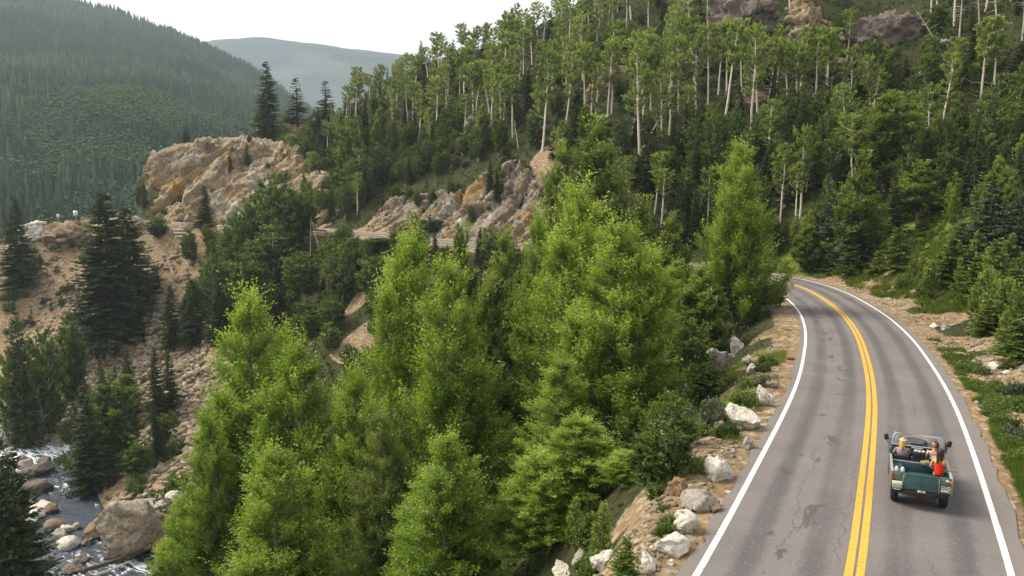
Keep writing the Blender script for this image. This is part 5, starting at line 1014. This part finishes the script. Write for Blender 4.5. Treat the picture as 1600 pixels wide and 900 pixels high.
m = MB(); m.box((-.63, -.04, .64), (.26, .05, .10)); m.tube([(-.72, -.09, .575), (-.63, -.11, .57), (-.54, -.09, .575)], .014, 6); cpart("rear_step", m, [M_ALU], b=.004)
for x, z, mt in ((-.765, 1.0, M_RED), (-.765, .90, M_RED), (.765, .98, M_AMBER), (.765, .90, M_RED)):
    m = MB(); m.tube([(x, -.02, z), (x, -.065, z)], .034, 12, cap=True); cpart("tail_light", m, [mt], b=0, sm=False)
m = MB(); m.tube([(-.765, .0, .82), (-.765, -.05, .82)], .03, 12, cap=True); cpart("reflector", m, [M_RED], b=0)
def plate(loc, w, h, bgm, fgm, rows, size, name="number_plate"):
    m = MB(); m.box((0, 0, 0), (w, .012, h)); p = cpart(name, m, [bgm], b=.003, loc=loc)
    for i, r_ in enumerate(rows):
        link("lettering", text_mesh("plate_lettering", r_, size, fgm, .002), parent=p, loc=(0, -.009, (len(rows) - 1) * h * .23 - i * h * .46), rot=(math.pi / 2, 0, 0))
M_SILV = plain("silver_letters", (.75, .75, .73), .4, .1, .5, .04)
plate((.645, -.045, .745), .25, .22, M_BLACK, M_SILV, ["CUO", "898C"], .115); plate((.02, -.07, .545), .20, .13, M_SIGNW, M_BLACK, ["G7", ""], .085)
m = MB(); 
for k in range(1): m.tube([(.0, 0, 0), (0, -.012, 0)], .05, 20, cap=True)
o = cpart("badge", m, [M_SIGNW], b=0, loc=(.67, -.02, 1.0)); o.scale = (1, 1, .6)
m = MB(); m.box((0, .02, .50), (1.40, .10, .13)); m.box((0, 1.5, .50), (.9, 3.2, .12)); m.box((.25, -.05, .46), (.12, .12, .06)); m.tube([(-.62, .55, .37), (.62, .55, .37)], .06, 8); m.tube([(-.62, 2.85, .37), (.62, 2.85, .37)], .05, 8); m.tube([(0, .5, .37), (0, .62, .37)], .16, 12, cap=True); m.tube([(.38, .0, .40), (.38, -.1, .40)], .03, 8, cap=True)
cpart("chassis", m, [M_UNDER])
def wheel(name, loc, rot=(0, 0, 0), parent=CAR, rim=None):
    root = bpy.data.objects.new(name, None); COL.objects.link(root); root.parent = parent; root.location = loc; root.rotation_euler = rot
    r = np.array([.22, .30, .355, .372, .372, .355, .30, .22]); x = np.array([-.085, -.10, -.09, -.06, .06, .09, .10, .085]); n = 40; a = np.linspace(0, 2 * np.pi, n, endpoint=False)
    rr = r[:, None] * (1 + np.where((r[:, None] > .365) & ((np.arange(n) % 2) == 0)[None], .018, 0)); V = np.stack([x[:, None] + 0 * rr, rr * np.cos(a), rr * np.sin(a)], 2).reshape(-1, 3)
    k = np.arange(n); F = np.concatenate([np.stack([i * n + k, i * n + (k + 1) % n, ((i + 1) % 8) * n + (k + 1) % n, ((i + 1) % 8) * n + k], 1) for i in range(8)]); mb = MB(); mb.add(V, F); link("tyre", mb.mesh("car_tyre", [M_TYRE], True), parent=root)
    mb = MB(); mb.tube([(-.05, 0, 0), (.05, 0, 0)], .225, 24, cap=True); mb.tube([(-.09, 0, 0), (.09, 0, 0)], .06, 12, cap=True); link("rim", mb.mesh("car_rim", [rim or M_CREAM]), parent=root); return root
for x, y in ((-.66, .55), (.66, .55), (-.66, 2.85), (.66, 2.85)): wheel("wheel", (x, y, .372))
wheel("spare_wheel", (-.05, 2.78, 1.17), (0, math.pi / 2, 0), rim=M_UNDER)
# seats, dash, wheel
for x in (-.46, 0, .46):
    m = MB(); m.box((x, 1.83, .74), (.42, .46, .10)); m.box((x, 1.60, .93), (.42, .09, .34), Matrix.Rotation(R(8), 3, 'X')); cpart("seat", m, [M_VINYL], b=.03)
m = MB(); m.box((0, 2.26, 1.10), (1.42, .14, .10)); m.box((0, 2.2, 1.02), (.5, .08, .16)); cpart("dashboard", m, [M_VINYL], b=.02)
m = MB(); m.box((0, 2.19, 1.185), (.34, .05, .03)); m.box((.02, 2.14, 1.165), (.20, .03, .02)); cpart("instrument_rail", m, [M_ALU], b=.004)
a = np.linspace(0, 2 * np.pi, 25); m = MB(); m.tube(np.stack([.19 * np.cos(a), 0 * a, .19 * np.sin(a)], 1), .012, 6); m.tube([(-.19, 0, 0), (.19, 0, 0)], .01, 5); m.tube([(0, 0, 0), (0, .35, -.0)], .014, 5); cpart("steering_wheel", m, [M_VINYL], b=0, loc=(-.44, 2.0, 1.02), rot=(R(-35), 0, 0))
# windscreen: frame, glass
WT, WB, WY, WZ = .69, .73, 2.28, 1.58
m = MB(); rb_ = [(-WB, WY - .02, 1.2), (-WT, WY + .02, WZ - .07), (-WT + .06, WY + .03, WZ), (WT - .06, WY + .03, WZ), (WT, WY + .02, WZ - .07), (WB, WY - .02, 1.2)]
m.tube(rb_, .022, 8); m.tube([(-WB, WY - .02, 1.215), (WB, WY - .02, 1.215)], .022, 8); m.tube([(-WT + .03, WY + .06, WZ + .05), (-WT + .03, WY + .03, WZ - .08)], .02, 6); wsf = cpart("windscreen_frame", m, [M_STEEL], b=0, sm=True)
m = MB(); m.add([(-WB, WY - .02, 1.23), (WB, WY - .02, 1.23), (WT, WY + .02, WZ - .05), (-WT, WY + .02, WZ - .05)], [[0, 1, 2, 3]]); cpart("glass", m, [M_GLASS], parent=wsf, b=0)
m = MB(); m.tube([(-.36, WY + .05, 1.24), (-.30, WY + .05, 1.42)], .006, 4); m.tube([(.20, WY + .05, 1.24), (.26, WY + .05, 1.42)], .006, 4); cpart("wiper", m, [M_BLACK], parent=wsf, b=0)
for s in (-1, 1):
    m = MB(); m.tube([(s * .74, 2.34, 1.16), (s * .84, 2.32, 1.22), (s * .90, 2.34, 1.33)], .011, 6); a0 = cpart("mirror_arm", m, [M_BLACK], b=0)
    m = MB(); m.box((s * .90, 2.32, 1.41), (.13, .05, .20), Matrix.Rotation(R(s * 10), 3, 'Y')); cpart("mirror", m, [M_VINYL], parent=a0, b=.02)
m = MB(); m.box((.80, 2.30, 1.28), (.04, .30, .30)); cpart("door_top", m, [M_VINYL], b=.03)
def tag(o, l, c, g=None): o["label"] = l; o["category"] = c; (o.__setitem__("group", g) if g else None); return o
def tocar(x, y, z): 
    return CAR.matrix_basis @ Vector((x, y, z))
# loose things in the car
CARM = Matrix.Translation(CAR.location) @ Matrix.Rotation(CAR.rotation_euler.z, 4, 'Z') @ Matrix.Scale(CAR_S, 4)
def inside(o, x, y, z, rz=0): o.matrix_basis = CARM @ Matrix.Translation((x, y, z)) @ Matrix.Rotation(rz, 4, 'Z'); return o
for i, (x, y, lb) in enumerate([(-.66, .13, "shiny metal canister at the outer left rear corner of the car tub"), (-.50, .13, "shiny metal canister beside the tailgate, inner one of two")]):
    m = MB(); m.tube([(0, 0, 0), (0, 0, .24), (0, 0, .27)], [.062, .062, .045], 20, cap=True); o = link("metal_canister", m.mesh("metal_canister", [M_ALU])); inside(o, x, y, .895); tag(o, lb, "canister", "metal canisters in the car")
    m = MB(); m.tube([(0, 0, .27), (0, 0, .30)], .03, 12, cap=True); link("cap", m.mesh("canister_cap", [M_SIGNW]), parent=o)
m = boulder_mesh("canvas_bag", (.15, .11, .10), plain("olive_canvas", (.22, .21, .10), .95, 0, .1, .25, 14), 801, cuts=3, rough=.25); inside(tag(link("canvas_bag", m), "crumpled olive canvas bag lying behind the front seats", "bag"), .20, 1.42, .99)
m = MB(); m.box((0, 0, 0), (.36, .22, .16)); o = bev(link("camera_case", m.mesh("camera_case", [M_VINYL])), .02); inside(tag(o, "dark case with pale round lids between the front seats", "case"), .02, 1.62, 1.19)
for x in (-.10, .0, .11):
    m = MB(); m.tube([(x, -.03 * (x == 0), .08), (x, -.03 * (x == 0), .105)], .042, 14, cap=True); link("lid", m.mesh("case_lid", [M_SIGNW]), parent=o)

M_SKIN = plain("skin", (.50, .28, .19), .55, 0, .35, .06, 10); M_REDTOP = plain("red_cloth", (.62, .035, .015), .85, 0, .15, .15, 14); M_YELTOP = plain("yellow_cloth", (.62, .38, .06), .85, 0, .15, .12, 14)
M_HAIRD = plain("dark_brown_hair", (.035, .018, .010), .55, 0, .35, .35, 40); M_HAIRB = plain("blonde_hair", (.52, .36, .12), .55, 0, .35, .3, 40); M_HAIRM = plain("brown_hair", (.10, .05, .025), .55, 0, .35, .35, 40)
M_DENIM = plain("dark_denim", (.03, .04, .07), .9, 0, .1, .2, 20); M_MAUVE = plain("mauve_cloth", (.24, .19, .27), .9, 0, .1, .15, 14); M_WHT = plain("white_cloth", (.66, .63, .58), .9, 0, .1, .08, 14); M_EYE = plain("eye", (.03, .02, .015), .2); M_LIP = plain("lips", (.42, .12, .10), .5)
def skin_mesh(name, chains, mat, sub=2):
    """chains: lists of (point, radius); the first point of every chain but the first is joined to its nearest existing vertex"""
    V, Rr, E = [], [], []
    for ci, ch in enumerate(chains):
        prev = None
        for k, (p, r) in enumerate(ch):
            p = np.array(p, float)
            if k == 0 and V:
                d = [np.linalg.norm(p - q) for q in V]; j = int(np.argmin(d))
                if d[j] < .02: prev = j; continue
                V.append(p); Rr.append(r); E.append((j, len(V) - 1)); prev = len(V) - 1; continue
            V.append(p); Rr.append(r)
            if prev is not None: E.append((prev, len(V) - 1))
            prev = len(V) - 1
    me = bpy.data.meshes.new(name); me.from_pydata([tuple(v) for v in V], E, []); o = bpy.data.objects.new("tmp", me); COL.objects.link(o)
    sk = o.modifiers.new("s", 'SKIN'); sk.use_smooth_shade = True; sk.branch_smoothing = .5
    for i, sv in enumerate(me.skin_vertices[0].data): sv.radius = (Rr[i] if not hasattr(Rr[i], '__len__') else Rr[i][0], Rr[i] if not hasattr(Rr[i], '__len__') else Rr[i][1]); sv.use_root = (i == 0)
    ss = o.modifiers.new("u", 'SUBSURF'); ss.levels = ss.render_levels = sub
    dg = bpy.context.evaluated_depsgraph_get(); dg.update(); out = bpy.data.meshes.new_from_object(o.evaluated_get(dg)); out.name = name
    bpy.data.objects.remove(o); out.materials.clear(); out.materials.append(mat); return out
def hand(chs, wrist, d, palm, s=1):
    """five separate slightly curled fingers; d: direction of the hand, palm: where the palm faces"""
    d = np.array(d, float); d /= np.linalg.norm(d); palm = np.array(palm, float); palm -= d * (palm @ d); palm /= np.linalg.norm(palm); side = np.cross(d, palm) * s; w = np.array(wrist, float); k = w + d * .075
    chs.append([(w, .022), (w + d * .045, (.034)), (k, .030)])
    for j, (o_, L_) in enumerate(((-.030, .062), (-.010, .074), (.010, .070), (.029, .055))):
        b = k + side * o_; chs.append([(b, .0095), (b + d * L_ * .5 + palm * .006, .0088), (b + d * L_ * .85 + palm * .026, .0078), (b + d * L_ + palm * .044, .0065)])
    b = w + d * .03 - side * .03; chs.append([(b, .012), (b + d * .02 - side * .022 + palm * .008, .010), (b + d * .045 - side * .030 + palm * .02, .008)])
def person(x, y, z, rz, top, trousers, hair, label, arms, head_turn=0., long_hair=.32, shoulders=.175, lean=.05, thigh=((.10, .40, .02), (-.10, .40, .02)), sleeve=False, strap=None, hat=None):
    """seated figure: pelvis at (x,y,z) of the car, facing +y before rz"""
    hp = .09; neck = (0, lean * .9, .55); hd = (0, lean, .72)
    ch = [[((0, 0, 0), .125), ((0, lean * .3, .14), .115), ((0, lean * .5, .28), .130), ((0, lean * .7, .40), .135), ((0, lean * .85, .49), .085), (neck, .052), ((0, lean, .62), .058)]]
    for s, (k1, k2) in zip((-1, 1), thigh_pair(thigh)):
        ch.append([((0, 0, 0), .12), ((s * hp, .06, -.01), .088), ((k1[0], k1[1], k1[2] + .0), .060), (((k1[0] + k2[0]) / 2, (k1[1] + k2[1]) / 2, (k1[2] + k2[2]) / 2), .052), (k2, .036), ((k2[0], k2[1] + .16, k2[2] - .03), .030)])
    cl_arms = []
    for s, (el, wr, hdv, plm) in arms.items():
        sh = (s * shoulders, lean * .8, .475); ch.append([((0, lean * .7, .40), .13), (sh, .052), (tuple((np.array(sh) + el) / 2), .042), (el, .034), (tuple((np.array(el) + wr) / 2), .031), (wr, .022)]); hand(ch, wr, hdv, plm, s); cl_arms.append((s, sh, el))
    body = link("person", skin_mesh("person_body", ch, M_SKIN), label=label, cat="person", group="people in the open car"); inside(body, x, y, z, rz)
    # head: sculpted ellipsoid joined to the same mesh
    V, F = ICO[4]; V = V.copy(); front = np.clip(V[:, 1], 0, 1); V2 = V * [.074, .092, .108]
    chin = smooth(-.2, -1, V[:, 2]); V2[:, 0] *= 1 - .30 * chin; V2[:, 1] += .012 * chin * (V[:, 1] > 0)
    g = lambda cx, cz, sx_, sz_: np.exp(-((V[:, 0] - cx) / sx_) ** 2 - ((V[:, 2] - cz) / sz_) ** 2) * (V[:, 1] > 0)
    V2[:, 1] += .024 * g(0, -.12, .12, .22) + .008 * g(0, -.52, .25, .08) - .010 * (g(-.36, .08, .18, .13) + g(.36, .08, .18, .13)) + .007 * g(0, .28, .6, .12)
    ear = np.exp(-((V[:, 1] + .05) / .14) ** 2 - ((V[:, 2] + .05) / .22) ** 2) * (np.abs(V[:, 0]) > .8); V2[:, 0] += np.sign(V[:, 0]) * .014 * ear
    c, s_ = math.cos(head_turn), math.sin(head_turn); rot = np.array([[c, -s_, 0], [s_, c, 0], [0, 0, 1]])
    HV = V2 @ rot.T + hd; bm = bmesh.new(); bm.from_mesh(body.data); base = [bm.verts.new(v) for v in HV]
    for f in F: 
        fc = bm.faces.new([base[i] for i in f]); fc.smooth = True
    bm.to_mesh(body.data); bm.free()
    def hpart(nm, mb, mt): return link(nm, mb.mesh("person_" + nm, [mt], True), parent=body)
    for sx_ in (-1, 1):
        e = np.array([sx_ * .027, .084, .01]) @ rot.T + hd; m = MB(); m.add(ICO[2][0] * [.011, .006, .007] @ rot.T + e, ICO[2][1]); hpart("eye", m, M_EYE)
    m = MB(); m.add(ICO[2][0] * [.022, .008, .006] @ rot.T + (np.array([0, .086, -.056]) @ rot.T + hd), ICO[2][1]); hpart("mouth", m, M_LIP)
    # hair: cap plus falling locks
    m = MB(); keep = (V[:, 2] > -.15 - .9 * (V[:, 1] < .2)) & ~((V[:, 1] > .30) & (V[:, 2] < .42)); HVv = V * [.084, .103, .118] * (1 + .05 * vnoise(V * 3, .5, 3, 5))[:, None] + [0, -.008, .008]; fk = keep[F].all(1); m.add(HVv @ rot.T + hd, F[fk])
    rg = np.random.default_rng(int(abs(x * 100 + y * 10)) + 3)
    for q in range(46):
        a_ = rg.uniform(-1.0, 1.0) * 1.9 - math.pi / 2; st = np.array([math.cos(a_) * .075, math.sin(a_) * .09, rg.uniform(-.04, .08)]); L_ = long_hair * rg.uniform(.7, 1.05); k = np.linspace(0, 1, 6)[:, None]
        P = st + np.array([math.cos(a_) * .02, math.sin(a_) * .045 - .01, -L_]) * k + rg.normal(size=(6, 3)) * .006 + np.array([-math.cos(a_) * .03, -.02, 0]) * k ** 2; m.tube(P @ rot.T + hd, .016 * (1 - .75 * k[:, 0] ** 2) + .002, 5)
    hpart("hair", m, hair)
    tch = [[((0, -.01, -.04), .140), ((0, lean * .3 - .005, .14), .129), ((0, lean * .5, .28), .144), ((0, lean * .68, .385), .146), ((0, lean * .72, .43), .12)]]
    if sleeve:
        for s, sh, el in cl_arms: tch.append([((0, lean * .68, .385), .14), (tuple(np.array(sh) * [1, 1, .99]), .064), (tuple(np.array(sh) * .6 + np.array(el) * .4), .052)])
    link("top", skin_mesh("person_top", tch, top), parent=body)
    if strap: 
        m = MB()
        for s in (-1, 1): m.tube([(s * .09, lean * .7 - .12, .42), (s * .10, lean * .8, .53), (s * .09, lean * .8 + .11, .44)], .018, 6)
        link("strap", m.mesh("person_strap", [strap], True), parent=body)
    lg = []
    lch = [[((0, -.005, -.03), .135), ((0, 0, .03), .130)]]
    for s, (k1, k2) in zip((-1, 1), thigh_pair(thigh)): lch.append([((0, -.005, -.03), .135), ((s * hp, .06, -.01), .100), (k1, .070), (((k1[0] + k2[0]) / 2, (k1[1] + k2[1]) / 2, (k1[2] + k2[2]) / 2), .062), (((k1[0] + 3 * k2[0]) / 4, (k1[1] + 3 * k2[1]) / 4, (k1[2] + 3 * k2[2]) / 4), .05)])
    link("trousers", skin_mesh("person_trousers", lch, trousers), parent=body)
    m = MB()
    for s, (k1, k2) in zip((-1, 1), thigh_pair(thigh)): m.add(ICO[2][0] * [.048, .13, .045] + [k2[0], k2[1] + .08, k2[2] - .03], ICO[2][1])
    link("shoes", m.mesh("person_shoes", [M_VINYL], True), parent=body)
    if hat is not None:
        m = MB(); a = np.linspace(0, 2 * np.pi, 24); m.tube(np.stack([.088 * np.cos(a), .105 * np.sin(a), .045 + 0 * a], 1) @ rot.T + hd, .016, 6); link("headband", m.mesh("person_headband", [hat], True), parent=body)
    return body
def thigh_pair(th):
    out = []
    for s, k in zip((-1, 1), ((-th[0][0], th[0][1], th[0][2]), (-th[1][0], th[1][1], th[1][2]))): out.append((k, (k[0] * 1.1, k[1] + .04, k[2] - .36)))
    return out
A = lambda *v: np.array(v, float)
person(.50, .66, .90, R(-12), M_REDTOP, M_DENIM, M_HAIRD, "woman with long dark hair in a red top riding in the rear", {1: (A(.27, -.02, .22), A(.37, .17, .19), A(.5, .8, -.3), A(0, 0, -1)), -1: (A(-.24, .04, .22), A(-.16, .24, .10), A(.2, 1, -.1), A(0, 0, -1))}, 0, .34, .165, .04, ((.13, .36, .0), (-.10, .38, .0)), strap=M_YELTOP)
person(.46, 1.86, .76, R(6), M_WHT, M_DENIM, M_HAIRM, "brown-haired passenger in the right front seat with face turned back", {1: (A(.26, .06, .22), A(.20, .28, .14), A(-.2, 1, 0), A(0, 0, -1)), -1: (A(-.25, .05, .22), A(-.18, .28, .12), A(.2, 1, 0), A(0, 0, -1))}, R(125), .16, .17, .03, ((.12, .34, .0), (-.10, .34, .0)), sleeve=True)
person(-.44, 1.80, .75, R(0), M_MAUVE, M_DENIM, M_HAIRB, "blonde driver in a mauve top with hands on the steering wheel", {1: (A(.23, .18, .26), A(.12, .36, .24), A(-.1, 1, .2), A(0, 0, -1)), -1: (A(-.24, .18, .26), A(-.14, .36, .24), A(.1, 1, .2), A(0, 0, -1))}, R(-20), .26, .17, .05, ((.12, .36, .0), (-.10, .36, .0)), sleeve=True, hat=M_WHT)
# ================================================================= LABELS: which plant is which
LM = [(290, 290, "the rock nose"), (400, 215, "the top of the nose"), (480, 300, "the tree gap beside the nose"), (600, 320, "the cutting's left end"), (700, 330, "the middle of the cutting"), (800, 330, "the cutting's right end"), (560, 180, "the bare ridge"), (650, 120, "the left crest"), (780, 80, "the middle crest"), (900, 40, "the sky notch"),
      (1000, 60, "the crest aspens"), (965, 150, "the brown rock wall"), (1080, 140, "the dark rock wall"), (1175, 40, "the jumbled dark outcrop"), (1265, 40, "the ochre pillar"), (1388, 50, "the blocky outcrop"), (1290, 170, "the double white stem"), (1180, 170, "the low brown ledge"), (1480, 80, "the smooth grey rock"), (1560, 40, "the top right corner"), (1580, 180, "the upper right border"), (1440, 200, "the feathery trees"),
      (1350, 300, "the layered blue spruce"), (1160, 260, "the bend cottonwood's tip"), (930, 230, "the round-topped tree"), (1050, 300, "the shaded wood behind the bend"), (1230, 400, "the far end of the bend"), (1320, 420, "the inner verge"), (1430, 410, "the grassy bank"), (1500, 450, "the gravel bank"), (1580, 450, "the right border bank"), (1550, 560, "the stony verge"), (1520, 660, "the verge beside the car"), (1580, 800, "the lower right verge"),
      (1200, 580, "the inner shoulder of the bend"), (1150, 660, "the big white boulder"), (1080, 760, "the light grey boulder"), (1040, 850, "the white wedge boulder"), (150, 390, "the huge dark spruce"), (60, 370, "the layered ledge"), (30, 330, "the far road's left end"), (180, 315, "the valley beyond the road"), (300, 360, "the stepped wall"), (400, 400, "the grove under the guardrail"), (330, 470, "the gully"), (500, 440, "the mid-slope grove"), (600, 430, "the tall spire's tip"), (700, 420, "the olive crowns"), (560, 540, "the brown gully"), (440, 520, "the creek clump's tip"), (850, 420, "the middle clump"), (980, 450, "the dense front crown"),
      (60, 470, "the orange soil bank"), (140, 540, "the upper scree"), (250, 540, "the three small spruces"), (230, 640, "the lower scree"), (80, 640, "the foot of the scree"), (50, 740, "the rapids"), (170, 650, "the creek grove"), (230, 740, "the huge creek boulder"), (20, 620, "the left border slope"), (400, 820, "the foot of the creek clump"), (600, 820, "the gap between the clumps"), (780, 800, "the foot of the wide cottonwood"), (950, 800, "the little bright pine"), (800, 640, "the deep shade of the clump"), (1000, 640, "the clump's right flank")]
NOUN = dict(aspen_tree=("white-stemmed aspen", "aspen"), spruce_tree=("dark pointed spruce", "spruce"), blue_spruce_tree=("blue spruce", "spruce"), young_pine_tree=("young green pine", "pine"), alder_tree=("dark leafy tree", "tree"), willow_tree=("feathery olive tree", "tree"), cottonwood_tree=("bright green cottonwood", "cottonwood"), shrub=("low green shrub", "shrub"), bare_tree=("bare pale stem", "bare tree"), aspen_sapling=("leafy yellow-green sapling", "sapling"))
GRP = dict(aspen_tree="white-stemmed aspens of the hillside", spruce_tree="dark spruces on the slopes", blue_spruce_tree="blue spruces on the right bank", young_pine_tree="young pines near the road", alder_tree="dark leafy trees of the slopes", willow_tree="feathery olive trees", cottonwood_tree="bright cottonwoods between road and creek", shrub="shrubs of the slopes and verges", bare_tree="bare standing and fallen stems", aspen_sapling="saplings on the right bank")
ORD = ["first", "second", "third", "fourth", "fifth", "sixth", "seventh", "eighth", "ninth", "tenth", "eleventh", "twelfth", "thirteenth", "fourteenth", "fifteenth", "sixteenth", "seventeenth", "eighteenth", "nineteenth", "twentieth"]
hs = {}
for p in PLANTS: hs.setdefault(p["kind"], []).append(p["h"])
buck = {}
for p in PLANTS:
    p["o"]["category"] = NOUN[p["kind"]][1]; p["o"]["group"] = GRP[p["kind"]]
    if p["note"] and len(p["note"].split()) > 3:
        p["o"]["label"] = p["note"]; continue
    d = [((p["px"] - a) ** 2 + (1.3 * (p["py"] - b)) ** 2, i) for i, (a, b, _) in enumerate(LM)]; d.sort(); a, b, nm = LM[d[0][1]]; dx, dy = p["px"] - a, p["py"] - b
    rel = ("right of" if dx > 0 else "left of") if abs(dx) > abs(dy) * 1.2 else ("above" if dy < 0 else "below")
    q1, q2 = np.quantile(hs[p["kind"]], (.33, .67)); size = "short" if p["h"] < q1 else ("tall" if p["h"] > q2 else "middling")
    buck.setdefault(f"{size} {NOUN[p['kind']][0]} {rel} {nm}", []).append(p)
for lb, ps in buck.items():
    ps.sort(key=lambda q: q["px"])
    for i, p in enumerate(ps):
        if len(ps) == 1: p["o"]["label"] = lb
        elif i == 0: p["o"]["label"] = "leftmost " + lb
        elif i == len(ps) - 1: p["o"]["label"] = "rightmost " + lb
        else: p["o"]["label"] = f"{lb}, {ORD[i]} from the left" if i < len(ORD) else lb
